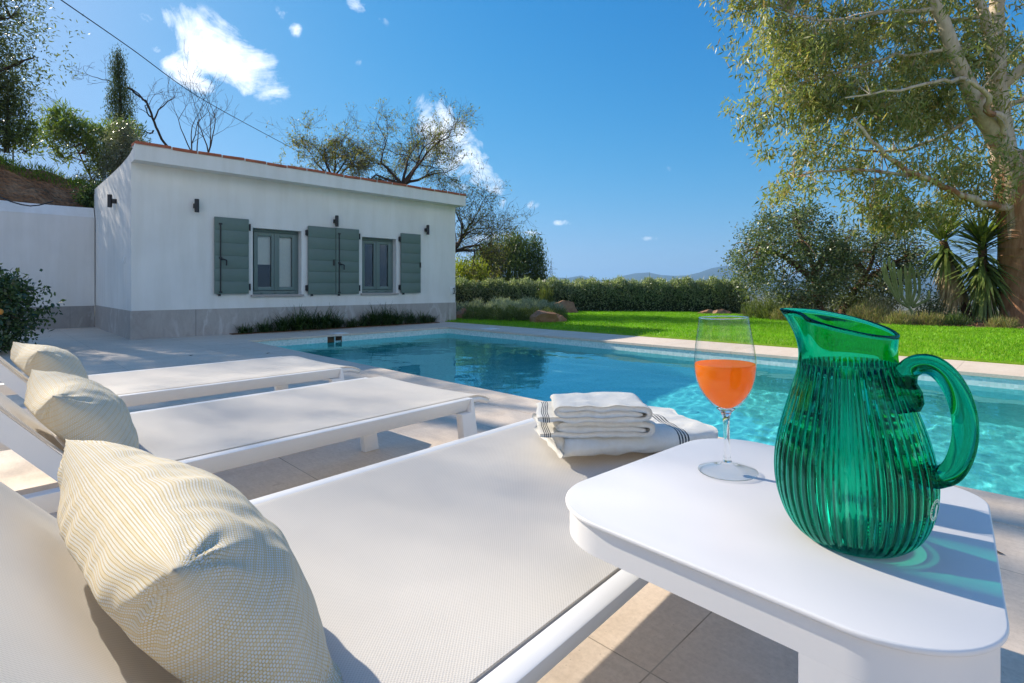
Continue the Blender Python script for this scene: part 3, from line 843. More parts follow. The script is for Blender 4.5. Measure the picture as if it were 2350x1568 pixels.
# earth bank behind the wall
def bank_z(x, y):
    crest = 2.72 + .5 * max(0, min(1, (1.9 - x) / 2.2)) + .55 * max(0, (-.2 - x)) * .35
    t = max(0, min(1, (y - 12.78) / 1.25))
    base = 1.95
    z = base + (crest + .35 * noise.noise(Vector((x * .9, y * .9, 1))) - base) * (t ** .75)
    if y > 14: z += (y - 14) * .02
    return z + .14 * noise.noise(Vector((x * 2.1, y * 2.1, 4))) * min(1, t * 3) + .06 * noise.noise(Vector((x * 6, y * 6, 8))) * min(1, t * 3)
gx = np.linspace(-9, 8.5, 110); gy = np.concatenate([np.linspace(12.62, 15, 34), np.linspace(15.3, 24, 22)])
V = np.array([(x, y, bank_z(x, y)) for x in gx for y in gy])
o = np_mesh('earth_bank', V, grid_faces(len(gx), len(gy)), M['bank'], smooth=True); tag(o, kind='structure')
# grass on the bank's crest
n = 9000
P = np.stack([-6 + 8.5 * rng.random(n), 13.75 + 1.3 * rng.random(n) ** 1.3, np.zeros(n)], 1)
P[:, 2] = [bank_z(a, b) - .01 for a, b, _ in P]
P = P[(nz3(P, 1.1, 3) > -.15)]
A = rng.normal(size=P.shape) * .55; A[:, 2] = .9
V, F = leaf_arrays(P, A, .10 + .12 * rng.random(len(P)), .014)
o = np_mesh('bank_grass', V, F, leaf_mat('bank_grass_blade', [(.07, .13, .015), (.14, .22, .02), (.22, .27, .04)], .45, .5, .2)); tag(o, kind='stuff', cat='grass', label='bright green wild grass along the crest of the earth bank')
# ---------------------------------------------------------------- sun loungers
def make_lounger():
    root = empty('sun_lounger', (0, 0, 0))
    H = .335; hw = .352; rw_ = .034
    for s in (-1, 1):      # side rails with the foot legs growing out of them
        m = MB(); a, b = s * hw, s * (hw - rw_); lo, hi = min(a, b), max(a, b)
        cs = [(s * hw, H), (s * (hw - rw_), H), (s * (hw - rw_), H - .05), (s * (hw - .026), H - .05)]
        m.add([(x_, y_, z_) for x_ in (-.62, 1.105) for (y_, z_) in cs], [(0, 1, 2, 3), (7, 6, 5, 4)] + [(i, 4 + i, 4 + (i + 1) % 4, (i + 1) % 4) for i in range(4)]); m.build('side_rail', M['frame'], root, bevel=.004)
    for s in (-1, 1):
        for (xt, xb, w) in ((1.105, 1.135, .072), (-.50, -.545, .072)):
            m = MB(); a, b = s * hw, s * (hw - rw_); lo, hi = min(a, b) - (.0015 if xt < 0 else 0), max(a, b) + (.0015 if xt < 0 else 0)
            sg = 1 if xt > 0 else -1
            if xt > 0: pts = [(1.105, H), (1.118, H), (1.168, 0), (1.092, 0), (1.058, H - .0505), (1.105, H - .0505)]
            else: pts = [(-.47, H - .0505), (-.53, 0), (-.60, 0), (-.545, H - .0505)]
            n = len(pts)
            m.add([(p[0], lo, p[1]) for p in pts] + [(p[0], hi, p[1]) for p in pts], [tuple(range(n)), tuple(range(2 * n - 1, n - 1, -1))] + [(i, n + i, n + (i + 1) % n, (i + 1) % n) for i in range(n)])
            bm = m.build('leg', M['frame'], root, bevel=.003)
    for xx in (-.45, 0.02, 1.06):
        m = MB(); m.box((xx - .02, -hw + rw_ + .0005, H - .055), (xx + .02, hw - rw_ - .0005, H - .022)); m.build('cross_bar', M['frame'], root, bevel=.003)
    # inner sling frame that runs past the legs and bends down at the foot
    m = MB(); w = hw - rw_ - .0025
    for s in (-1, 1):
        m.tube([(.0, s * (w - .011), H - .0135), (1.08, s * (w - .011), H - .0135), (1.19, s * (w - .011), H - .018), (1.24, s * (w - .011), H - .034)], .0105, 8)
    m.build('sling_tube', M['frame'], root, smooth=True)
    def sling(p0, p1, name, curve=None):
        nu, nv = 60, 24; V = []
        for i in range(nu):
            t = i / (nu - 1)
            for j in range(nv):
                q = j / (nv - 1) * 2 - 1
                x = p0[0] + (p1[0] - p0[0]) * t; z = p0[1] + (p1[1] - p0[1]) * t
                sag = .014 * (1 - q * q) * min(1, 6 * t, 6 * (1 - t) + .3)
                nx, nz_ = -(p1[1] - p0[1]), (p1[0] - p0[0]); l = math.hypot(nx, nz_); nx, nz_ = nx / l, nz_ / l
                if curve:
                    e = max(0, t - .93) / .07; z -= .028 * e * e
                V.append((x - nx * sag, q * w, z - nz_ * sag))
        n0 = len(V); V = np.array(V); F = grid_faces(nu, nv)[:, ::-1]
        th = np.array([0, 0, -.003]); V2 = V + th
        return np_mesh(name, np.concatenate([V, V2]), np.concatenate([F, F[:, ::-1] + n0]), M['tex'], root, True)
    sling((.0, H + .0015), (1.245, H + .0015), 'seat_sling', True)
    ca, sa = math.cos(R(50)), math.sin(R(50)); Lb = .74
    sling((-Lb * ca, H + .004 + Lb * sa), (-.004, H + .008), 'back_sling')
    m = MB()
    for s in (-1, 1):
        y = s * (w - .014); nx, nz_ = sa, ca
        a = np.array([0.0, y, H]); b = np.array([-Lb * ca, y, H + Lb * sa]); nn = np.array([nx, 0, nz_]) * .02; yy = np.array([0, .011, 0])
        vs = [a - yy - nn * 2.2, a + yy - nn * 2.2, a + yy - nn * .25, a - yy - nn * .25, b - yy - nn * 2.2, b + yy - nn * 2.2, b + yy - nn * .25, b - yy - nn * .25]
        m.add(vs, [(0, 1, 2, 3), (7, 6, 5, 4), (0, 4, 5, 1), (1, 5, 6, 2), (2, 6, 7, 3), (3, 7, 4, 0)])
    m.box((-Lb * ca - .012, -w, H + Lb * sa - .012), (-Lb * ca + .012, w, H + Lb * sa + .012))
    m.build('back_frame', M['frame'], root)
    for q in (-.28, .28): m = MB(); m.tube([(-.3, q, H + .33), (-.42, q, H - .03)], .01, 8); m.build('back_prop', M['frame'], root)
    return root
def pillow(seed):
    rg = np.random.default_rng(seed)
    a, b, T = .262, .147, .10
    ns, nt = 120, 80
    s = np.linspace(-1, 1, ns); t = np.linspace(-1, 1, nt)
    Sg, Tg = np.meshgrid(s, t, indexing='ij')
    x = a * Sg * (1 - .055 * Sg ** 2 * (1 - Tg ** 2)); y = b * Tg * (1 - .10 * Tg ** 2 * (1 - Sg ** 2))
    h = T * (np.clip((1 - Sg ** 2), 0, 1) ** .5) * (np.clip((1 - Tg ** 2), 0, 1) ** .62)
    Vs = []; Fs = []; uvs = []
    for side in (1, -1):
        wr = np.array([[noise.noise(Vector((i * 3.2 + seed, j * 1.7, side * 3.0))) * .008 + noise.noise(Vector((i * 9 + seed, j * 4, side * 5.0))) * .003 for j in t] for i in s])
        # creases running in from the corners
        cr = np.zeros_like(h)
        for cs in (-1, 1):
            for ct in (-1, 1):
                d = np.hypot((Sg - cs) * 1.6, Tg - ct); an = np.arctan2(np.abs(Tg - ct), np.abs(Sg - cs) * 1.6)
                cr += np.exp(-(d / .45) ** 2) * np.sin(an * 15 + seed * 1.7 + cs + ct * 2) * .005
        seam = np.clip(np.minimum(1 - np.abs(Sg), (1 - np.abs(Tg)) * .63) / .09, 0, 1)
        z = side * (h + (wr + cr) * seam)
        Vs.append(np.stack([x, y, z], -1).reshape(-1, 3))
        F = grid_faces(ns, nt); Fs.append((F if side == 1 else F[:, ::-1]) + len(Vs[0]) * (len(Vs) - 1))
        # cloth lies along the bulge: arc length in both directions
        us0 = np.cumsum(np.hypot(np.diff(x, axis=0, prepend=x[:1]), np.diff(z, axis=0, prepend=z[:1])), 0)
        vs = np.cumsum(np.hypot(np.diff(y, axis=1, prepend=y[:, :1]), np.diff(z, axis=1, prepend=z[:, :1])), 1)
        us = np.repeat((us0[:, nt // 2] - us0[ns // 2, nt // 2])[:, None], nt, 1); vs = np.repeat((vs[ns // 2] - vs[ns // 2, nt // 2])[None, :], ns, 0)
        uvs.append(np.stack([us, vs], -1).reshape(-1, 2))
    me = np_mesh('tmp', np.concatenate(Vs), np.concatenate(Fs), None, None, True, np.concatenate(uvs))
    return me
base = make_lounger()
SPOTS = [(.15, .725, 3.4, 'white sun lounger in the foreground holding the folded towels'), (.15, 1.764, 4.0, 'white sun lounger in the middle of the row of three'), (.16, 2.813, 2.7, 'white sun lounger farthest from the viewer, nearest the white house')]
PL = ['yellow and white woven lumbar pillow on the foreground lounger, largest in view', 'yellow and white woven lumbar pillow on the middle lounger', 'yellow and white woven lumbar pillow on the farthest lounger, pale in shade']
for i, (x, y, rz, lab) in enumerate(SPOTS):
    o = base if i == 0 else copy_tree(base)
    o.location = (x, y, 0); o.rotation_euler = (0, 0, R(rz)); tag(o, lab, 'sun lounger', 'white sun loungers in a row beside the pool')
    p = pillow(3 + i * 5); p.name = 'lumbar_pillow'; p.data.name = 'lumbar_pillow'; p.data.materials.append(M['pillow'])
    bm = bmesh.new(); bm.from_mesh(p.data); bmesh.ops.remove_doubles(bm, verts=bm.verts, dist=4e-4); bm.to_mesh(p.data); bm.free()
    # local x -> lounger y, local y -> up the backrest, local z -> towards the feet
    up = Vector((-.14, 0, .23)).normalized(); ln = Vector((0, -1, 0)); nn = ln.cross(up)
    Mx = Matrix((ln, up, nn)).transposed().to_4x4()
    c = Vector((.020 + .004 * i, [.012, -.01, .03][i], [.405, .392, .392][i]))
    Mx = Matrix.Translation(Vector((x, y, 0))) @ Matrix.Rotation(R(rz), 4, 'Z') @ Matrix.Translation(c) @ Matrix.Rotation(R([-1, -3, 3][i]), 4, 'Z') @ Mx
    Mi = Mx.inverted(); Lw = Matrix.Translation(Vector((x, y, 0))) @ Matrix.Rotation(R(rz), 4, 'Z'); Li = Lw.inverted()
    bn = Vector((math.sin(R(50)), 0, math.cos(R(50))))
    for vx in p.data.vertices:            # settle on the seat and against the backrest
        q = Li @ (Mx @ vx.co)
        if q.z < .36: q.z = .3425 + .012 * math.exp((q.z - .36) / .02)
        e = (q - Vector((0, 0, .345))).dot(bn)
        if e < .012: q += bn * (.004 + .008 * math.exp((e - .012) / .03) - e)
        vx.co = Mi @ (Lw @ q)
    p.matrix_world = Mx; p.location, p.rotation_euler = Mx.to_translation(), Mx.to_euler()
    tag(p, PL[i], 'pillow', 'woven lumbar pillows')

# ---------------------------------------------------------------- folded towels
def folded(name, path, th, depth, uoff, usign, seed, mat=None, nd=26, wob=.004, bulge=0.0):
    """a terry strip folded along a path in (x, z), pushed back along y"""
    # resample the path
    P = np.array(path, float); seg = np.hypot(*np.diff(P, axis=0).T); s = np.concatenate([[0], np.cumsum(seg)])
    n = int(s[-1] / .006) + 2; q = np.linspace(0, s[-1], n)
    P = np.stack([np.interp(q, s, P[:, 0]), np.interp(q, s, P[:, 1])], 1)
    for _ in range(3): P[1:-1] = .25 * P[:-2] + .5 * P[1:-1] + .25 * P[2:]
    t = np.gradient(P, axis=0); t = t / np.linalg.norm(t, axis=1, keepdims=True); nn = np.stack([-t[:, 1], t[:, 0]], 1)
    r = np.full(n, th / 2)
    for i in range(4): r[i] *= (.45, .75, .9, .97)[i]; r[-1 - i] *= (.45, .75, .9, .97)[i]
    loop = np.concatenate([P + nn * r[:, None], (P - nn * r[:, None])[::-1]])
    m = len(loop); Vv = []; uv = []
    for k in range(nd):
        f = k / (nd - 1); y = f * depth
        edge = min(1, f * nd / 2.2, (1 - f) * nd / 2.2); cen = loop.mean(0)
        for (px, pz) in loop:
            w = wob * noise.noise(Vector((px * 18 + seed, y * 14, pz * 40))); w2 = wob * .8 * noise.noise(Vector((px * 30, y * 30 + seed, pz * 60)))
            sx = px + wob * 1.5 * noise.noise(Vector((y * 12, seed, pz * 22))); yy = y + wob * 2 * noise.noise(Vector((px * 16, seed + 4, pz * 50)))
            Vv.append((sx, yy, pz * (1 - .06 * (1 - edge)) + w + w2 + bulge * math.sin(math.pi * f) * pz)); uv.append((uoff + usign * px, y))
    Vv = np.array(Vv); F = []
    i = np.arange(m); i2 = (i + 1) % m
    for k in range(nd - 1): F.append(np.stack([k * m + i, k * m + i2, (k + 1) * m + i2, (k + 1) * m + i], 1))
    h = m // 2; j = np.arange(h - 1)
    for k, fl in ((0, 1), (nd - 1, 0)):
        c = np.stack([k * m + j, k * m + m - 1 - j, k * m + m - 2 - j, k * m + j + 1], 1); F.append(c if not fl else c[:, ::-1])
    F = np.concatenate(F)
    o = np_mesh(name, Vv, F, M['towel'], None, True, np.array(uv))
    return o
def spiral(w, t):
    r = t
    return ([(w * .93, 1.5 * t), (.05, 1.5 * t)] + [(.05 - t * .75 * math.sin(a), 2.0 * t - t * .5 * math.cos(a)) for a in np.linspace(.3, 2.84, 7)] + [(.06, 2.5 * t), (w - t, 2.5 * t)] +
            [(w - t + 1.0 * t * math.sin(a), 1.5 * t + t * math.cos(a)) for a in np.linspace(.2, math.pi - .2, 11)] + [(w - t, .5 * t), (.0, .5 * t)])
def slabfold(w, t):
    return ([(w * .92, .5 * t), (t, .5 * t)] + [(t - t * .9 * math.sin(a), 1.0 * t - t * .5 * math.cos(a)) for a in np.linspace(.2, math.pi - .2, 9)] + [(t, 1.5 * t), (w, 1.5 * t)])
SZ = .343
def place(o, p, ang, z, label):
    o.location = (p[0], p[1], z); o.rotation_euler = (0, 0, ang); tag(o, label, 'towel', 'folded white towels on the foreground lounger')
# the large towel below: its fold faces the viewer
o = folded('folded_towel', slabfold(.285, .027), .0255, .40, .40, -1, 2, wob=.006)
# local x runs away from the viewer, local y runs left to right
V_ = np.empty(len(o.data.vertices) * 3, np.float32); o.data.vertices.foreach_get('co', V_); V_ = V_.reshape(-1, 3)
uvl = o.data.uv_layers[0]; 
vi = np.empty(len(o.data.loops), np.int32); o.data.loops.foreach_get('vertex_index', vi)
uvn = np.stack([(.40 - V_[:, 1]) * .55 + .012, V_[:, 0]], 1)[vi]; uvl.data.foreach_set('uv', uvn.astype(np.float32).ravel())
V2 = V_.copy(); V2[:, 0] = V_[:, 1]; V2[:, 1] = V_[:, 0]; o.data.vertices.foreach_set('co', V2.ravel()); o.data.flip_normals(); o.data.update()
place(o, (.955, .785), R(-33), SZ, 'largest white towel at the bottom of the folded stack, dark bands at right')
o = folded('folded_towel', spiral(.27, .0132), .0129, .17, .045, 1, 9, wob=.004); place(o, (.925, .83), R(-43), SZ + .0515, 'white folded towel in the middle of the towel stack')
o = folded('folded_towel', spiral(.265, .0132), .0129, .16, .043, 1, 17, wob=.004); place(o, (.917, .83), R(-45), SZ + .090, 'white folded towel on top of the towel stack')

# ---------------------------------------------------------------- side table
TX0, TX1, TY0, TY1, TZ = .502, .955, .014, .467, .47
QUAD = [((.968, .050), .07), ((.992, .446), .095), ((.513, .474), .10), ((.497, .008), .095)]     # right, far, left and near corners with their radii
TC = (.7475, .2405)
def rquad(inset=0.0, n=14):
    """outline of the slightly tapered top with rounded corners, in table coordinates"""
    C = [np.array(c) - np.array(TC) for c, _ in QUAD]; m = len(C); L = []
    for i in range(m):
        d = C[(i + 1) % m] - C[i]; d = d / np.linalg.norm(d); nr = np.array([-d[1], d[0]]); L.append((C[i] + nr * inset, d, nr))
    P = []; E = []
    for i in range(m):
        p0, d0, n0 = L[i - 1]; p1, d1, n1 = L[i]; r = QUAD[i][1] - inset
        A = np.array([d0, -d1]).T; t = np.linalg.solve(A, (p1 + n1 * r) - (p0 + n0 * r)); c = p0 + n0 * r + d0 * t[0]
        a0 = math.atan2(-n0[1], -n0[0]); a1 = math.atan2(-n1[1], -n1[0])
        if a1 < a0: a1 += 2 * math.pi
        P += [tuple(c + r * np.array([math.cos(a0 + (a1 - a0) * k / n), math.sin(a0 + (a1 - a0) * k / n)])) for k in range(n + 1)]; E.append((d0, d1))
    return P, E
table = empty('side_table', (TC[0], TC[1], 0), 0.0); tag(table, 'white metal side table with rounded corners holding the jug and glass', 'side table')
hx, hy = (TX1 - TX0) / 2, (TY1 - TY0) / 2
m = MB(); m.prism(rquad()[0], TZ - .006, TZ); m.build('table_top', M['tablewhite'], table, bevel=.0022, seg=3)
def ring(m, po, pi, z0, z1):
    n = len(po)
    vs = [(p[0], p[1], z0) for p in po] + [(p[0], p[1], z1) for p in po] + [(p[0], p[1], z0) for p in pi] + [(p[0], p[1], z1) for p in pi]
    fs = []
    for i in range(n):
        j = (i + 1) % n
        fs += [(i, j, n + j, n + i), (2 * n + j, 2 * n + i, 3 * n + i, 3 * n + j), (j, i, 2 * n + i, 2 * n + j), (n + i, n + j, 3 * n + j, 3 * n + i)]
    m.add(vs, fs)
m = MB(); e = .0055
ring(m, rquad(e)[0], rquad(e + .004)[0], TZ - .042, TZ - .006)
m.build('apron', M['tablewhite'], table, smooth=True).data.set_sharp_from_angle(angle=R(35))
def corner_leg(sx):
    """rounded sheet-metal leg that wraps a corner"""
    P, E = rquad(e); Q, _ = rquad(e + .004)
    i = 0 if sx > 0 else 3; d0, d1 = E[i]; k = slice(15 * i, 15 * i + 15); po, qi = P[k], Q[k]; x = .035
    po = [tuple(np.array(po[0]) - d0 * x)] + po + [tuple(np.array(po[-1]) + d1 * x)] if sx > 0 else [tuple(np.array(po[0]) - d0 * x)] + po + [tuple(np.array(po[-1]) + d1 * x)]
    qi = [tuple(np.array(po[0]) + np.array([-d0[1], d0[0]]) * .004)] + qi + [tuple(np.array(po[-1]) + np.array([-d1[1], d1[0]]) * .004)]
    m = MB(); m.prism(po + qi[::-1], .02, TZ - .04205); o = m.build('leg', M['tablewhite'], table, smooth=True); o.data.set_sharp_from_angle(angle=R(35))
corner_leg(1); corner_leg(-1)
for s in (-1, 1):
    m = MB(); m.box((s * (hx - .02) - .012, -hy + .01, 0), (s * (hx - .02) + .012, hy - .12, .0195)); m.build('floor_runner', M['tablewhite'], table, bevel=.003)

# ---------------------------------------------------------------- wine glass
def lean(o, axis, deg): o.rotation_mode = 'QUATERNION'; o.rotation_quaternion = Matrix.Rotation(R(deg), 3, Vector(axis)).to_quaternion()
GP = PT(1670, 1085, (EYE - TZ) * FPX / (1085 - HY)); AX = (2 ** -.5, 2 ** -.5, 0)
glass = empty('wine_glass', (GP[0], GP[1], TZ + .001)); tag(glass, 'stemmed wine glass half filled with orange juice on the white table', 'glass')
glass.rotation_euler = Matrix.Rotation(R(-1.6), 3, Vector(AX)).to_euler()
out = [(0.0, .0005), (.036, .0005), (.0415, .0012), (.0425, .0025), (.0415, .0036), (.03, .0052), (.015, .0085), (.0075, .014), (.0052, .022), (.0043, .04), (.0042, .06), (.0048, .078), (.0068, .088), (.012, .0945), (.02, .102), (.03, .1135), (.0375, .127), (.0425, .143), (.0442, .158), (.0436, .172), (.0415, .19), (.0385, .21), (.0352, .2325)]
inn = [(.0344, .2325), (.0376, .21), (.0405, .19), (.0425, .172), (.0431, .158), (.0413, .143), (.0362, .1275), (.0286, .1145), (.0185, .1035), (.009, .0975), (0.0, .096)]
def smooth_prof(p, k=3):
    p = np.array(p); 
    t = np.arange(len(p)); q = np.linspace(0, len(p) - 1, len(p) * k)
    # catmull-rom
    def cr(v):
        o = []
        for x in q:
            i = min(int(x), len(p) - 2); f = x - i
            a, b, c, d = v[max(i - 1, 0)], v[i], v[i + 1], v[min(i + 2, len(p) - 1)]
            o.append(.5 * (2 * b + (c - a) * f + (2 * a - 5 * b + 4 * c - d) * f * f + (3 * b - a - 3 * c + d) * f ** 3))
        return np.array(o)
    return list(zip(np.maximum(cr(p[:, 0]), 0), cr(p[:, 1])))
def m_thin_glass():
    g = G('thin_clear_glass')
    nn = g.N.new('ShaderNodeNewGeometry'); c = g.math('ABSOLUTE', g.vmath('DOT_PRODUCT', nn.outputs['Incoming'], nn.outputs['Normal']))
    f = g.math('ADD', .025, g.math('MULTIPLY', .95, g.math('POWER', g.math('SUBTRACT', 1.0, c, clamp=True), 5.0)))
    tint = g.mix(g.math('POWER', g.math('SUBTRACT', 1.0, c, clamp=True), 5.0), (.985, .99, .988), (.5, .55, .54))
    return g.done(g.mixs(f, g.shader('ShaderNodeBsdfTransparent', tint), g.shader('ShaderNodeBsdfGlossy', (1, 1, 1), 0.0)))
GLASSC = m_clear_glass('clear_glass', (.985, .99, .988), 1.48)
op = smooth_prof(out, 2); kz = .0975
low = [(0.0, .0135)] + [p for p in op if .0135 < p[1] <= kz]
m = MB(); m.lathe([(.0, .0006), (.036, .0006), (.0418, .0014), (.0427, .0026), (.0415, .0038), (.03, .0054), (.0152, .0085)] + [p for p in op if .0086 < p[1] <= .0150], 64); m.build('foot', m_thin_glass(), glass, smooth=True)
m = MB(); m.lathe(low + [(0.0, kz + .0004)], 64); st = m.build('stem', GLASSC, glass, smooth=True, weld=True); st.cycles.is_caustics_caster = True
m = MB(); m.lathe([p for p in op if p[1] > kz] + [(.0349, .2334), (.0344, .2328)], 64); m.build('bowl', m_thin_glass(), glass, smooth=True)
m = MB(); m.tube([(.0347 * math.cos(a), .0347 * math.sin(a), .2331) for a in np.linspace(0, 2 * math.pi, 65)], .0007, 8, cap=False); m.build('rim', GLASSC, glass, smooth=True)
JT = .164
def inner_r(z): 
    zz = [p[1] for p in inn[::-1]]; rr = [p[0] for p in inn[::-1]]; return np.interp(z, zz, rr)
prof = [(0.0, .0963)] + [(max(inner_r(z) - .00025, .0005), z) for z in np.linspace(.0968, JT - .001, 26)] + [(inner_r(JT) - .0008, JT), (inner_r(JT) - .004, JT - .0006), (0, JT - .0006)]
m = MB(); m.lathe(prof, 64)
def m_juice():
    g = G('orange_juice')
    z = g.sep(g.obj)[2]
    n = g.noise(g.obj, 60, 3)
    c = g.ramp(n, [(.3, (.97, .33, .015)), (.7, (.98, .38, .03))])
    return g.done(g.mixs(.68, g.pbsdf(c, .3, .12), g.shader('ShaderNodeBsdfTranslucent', c)))
m.build('juice', m_juice(), glass, smooth=True)

# ---------------------------------------------------------------- ribbed green jug
JD, JU = .588, .648
JP = JD * (FW + JU * RT)
jug = empty('ribbed_jug', (JP[0], JP[1], TZ + .001)); tag(jug, 'emerald green ribbed glass jug with curved handle on the white table', 'jug')
sp = -.62 * RT + .78 * FW; spa = math.atan2(sp[1], sp[0])
jug.rotation_euler = Matrix.Rotation(R(-2.2), 3, Vector(AX)).to_euler()
zs = [1.045 * q for q in (0, .003, .012, .026, .045, .065, .085, .105, .125, .145, .162, .176, .188, .200, .212, .226)]
rs = [1.01 * q for q in (.046, .051, .0605, .0685, .0742, .0765, .0755, .0718, .0665, .0600, .0545, .0500, .0472, .0462, .0466, .0482)]
def jug_r(z): 
    return np.interp(z, zz_f, rr_f)
pf = smooth_prof(list(zip(rs, zs)), 5); rr_f = np.array([p[0] for p in pf]); zz_f = np.array([p[1] for p in pf])
NR = 46
def jug_vert(th, z, inner):
    r = float(jug_r(z)) - (.0034 if inner else 0)
    if not inner:
        fade = min(1, max(0, (.187 - z) / .012)) * min(1, max(0, (z - .004) / .012))
        r -= fade * .0000 * (1 - abs(math.sin(th * NR / 2))) 
    else:
        fade = min(1, max(0, (.185 - z) / .02)) * min(1, max(0, (z - .012) / .02))
        r -= fade * .0000 * abs(math.sin(th * NR / 2 ))
    d = (th - spa + math.pi) % (2 * math.pi) - math.pi
    k = max(0, (z - .187) / .049)
    w = math.exp(-(d / .34) ** 2)
    r2 = r + k ** 2.0 * w * .022 - k * .004 * math.exp(-((abs(d) - .75) / .35) ** 2)
    zz = z + k * (.0035 + .0135 * math.cos(d) + .001 * w * k)
    return (r2 * math.cos(th), r2 * math.sin(th), zz)
m = MB(); NT = NR * 8
zo = list(np.concatenate([[0.0, .0015, .004, .008], np.linspace(.013, .236, 62)]))
zi = list(np.linspace(.236, .008, 58))
rings = [('o', z) for z in zo] + [('t', 0)] + [('i', z) for z in zi]
vs = []; 
for kind, z in rings:
    for k in range(NT):
        th = 2 * math.pi * k / NT
        if kind == 't':
            a = np.array(jug_vert(th, .236, False)); b = np.array(jug_vert(th, .236, True)); c = (a + b) / 2; c[2] += .0016; vs.append(c)
        else: vs.append(jug_vert(th, z, kind == 'i'))
nr = len(rings); F = grid_faces(nr, NT).tolist()
F = []
for i in range(nr - 1):
    a = i * NT + np.arange(NT); b = i * NT + (np.arange(NT) + 1) % NT
    F.append(np.stack([a, b, b + NT, a + NT], 1))
V = np.array(vs); F = np.concatenate(F)
me = bpy.data.meshes.new('jug_body')
faces = F.tolist()
vb = len(V); V = np.concatenate([V, [[0, 0, .0022]], [[0, 0, .0075]]])
for k in range(NT): faces.append([k, vb, (k + 1) % NT][::1]); l = (nr - 1) * NT; faces.append([l + k, l + (k + 1) % NT, vb + 1])
me.from_pydata(V.tolist(), [], faces)
bm = bmesh.new(); bm.from_mesh(me); bmesh.ops.recalc_face_normals(bm, faces=bm.faces); bm.to_mesh(me); bm.free()
def m_green(ribs=True):
    g = G('green_glass_ribbed' if ribs else 'green_glass')
    nrm = None; col = (.20, .85, .72) if ribs else (.09, .66, .50)
    if ribs:
        x, y, z = g.sep(g.obj)
        th = g.math('ARCTAN2', y, x)
        h = g.math('POWER', g.math('ABSOLUTE', g.math('SINE', g.math('MULTIPLY', th, NR / 2))), 1.5)
        fade = g.math('MULTIPLY', g.maprange(z,   .196, .184), g.maprange(z, .004, .016))
        nrm = g.bump(g.math('MULTIPLY', h, fade), RIB, .0042)
    return g.done(g.shader('ShaderNodeBsdfGlass', col, 0.0, 1.5, normal=nrm))
RIB = 1.0
GREEN = m_green(); GREEN2 = m_green(False)
body = link_mesh('jug_body', me, GREEN, jug, True); body.cycles.is_caustics_caster = True
for q in table.children: q.cycles.is_caustics_receiver = True
# handle: a glass rod that leaves the neck, arches out and lands on the belly
hd = np.array([-math.cos(spa), -math.sin(spa), 0])
def hp(rho, z): return hd * rho + np.array([0, 0, z])
ctrl = [(.050, .176), (.054, .189), (.064, .1985), (.076, .199), (.087, .190), (.0955, .173), (.1, .151), (.0995, .128), (.094, .106), (.086, .092), (.077, .087), (.073, .088)]
cp = smooth_prof(ctrl, 5)
nh = len(cp); rad = [.0102 if 6 < i < nh - 8 else .0102 + .0035 * (1 - min(i, nh - 1 - i) / 8) for i in range(nh)]
m = MB(); m.tube([hp(*c) for c in cp], rad, 20)
# thumb-press pad under the upper joint
m.build('handle', GREEN2, jug, smooth=True).cycles.is_caustics_caster = True
m = MB(); m.tube([hp(.0485, .183), hp(.052, .176), hp(.056, .166), hp(.0595, .156), hp(.061, .150)], [.008, .0115, .0125, .010, .005], 16); m.build('handle_root', GREEN2, jug, smooth=True).cycles.is_caustics_caster = True
# small round paper-white mark on the belly below the handle
th0 = math.atan2(hd[1], hd[0]) - .10; m = MB(); rr = .011; n1 = 28
def onbelly(a, b):
    z = .056 + b; r = float(jug_r(z)) + .0008; th = th0 + a / r; return (r * math.cos(th), r * math.sin(th), z)
def ringp(r0, r1, a0=0, a1=2 * math.pi, n=28):
    for k in range(n):
        t0, t1 = a0 + (a1 - a0) * k / n, a0 + (a1 - a0) * (k + 1) / n
        m.add([onbelly(r0 * math.cos(t0), r0 * math.sin(t0)), onbelly(r1 * math.cos(t0), r1 * math.sin(t0)), onbelly(r1 * math.cos(t1), r1 * math.sin(t1)), onbelly(r0 * math.cos(t1), r0 * math.sin(t1))], [(0, 1, 2, 3)])
ringp(.0098, .011); 
for k in range(13): ringp(.0075, .0091, .5 + k * .34, .5 + k * .34 + .2, 2)
m.add([onbelly(a, b) for (a, b) in ((-.002, -.008), (.0035, -.008), (.003, -.001), (.0045, .003), (.001, .006), (-.0015, .002), (-.001, -.002))], [tuple(range(7))])
o = m.build('maker_mark', plain('etched_mark', (.62, .74, .66), .8, .2), jug)
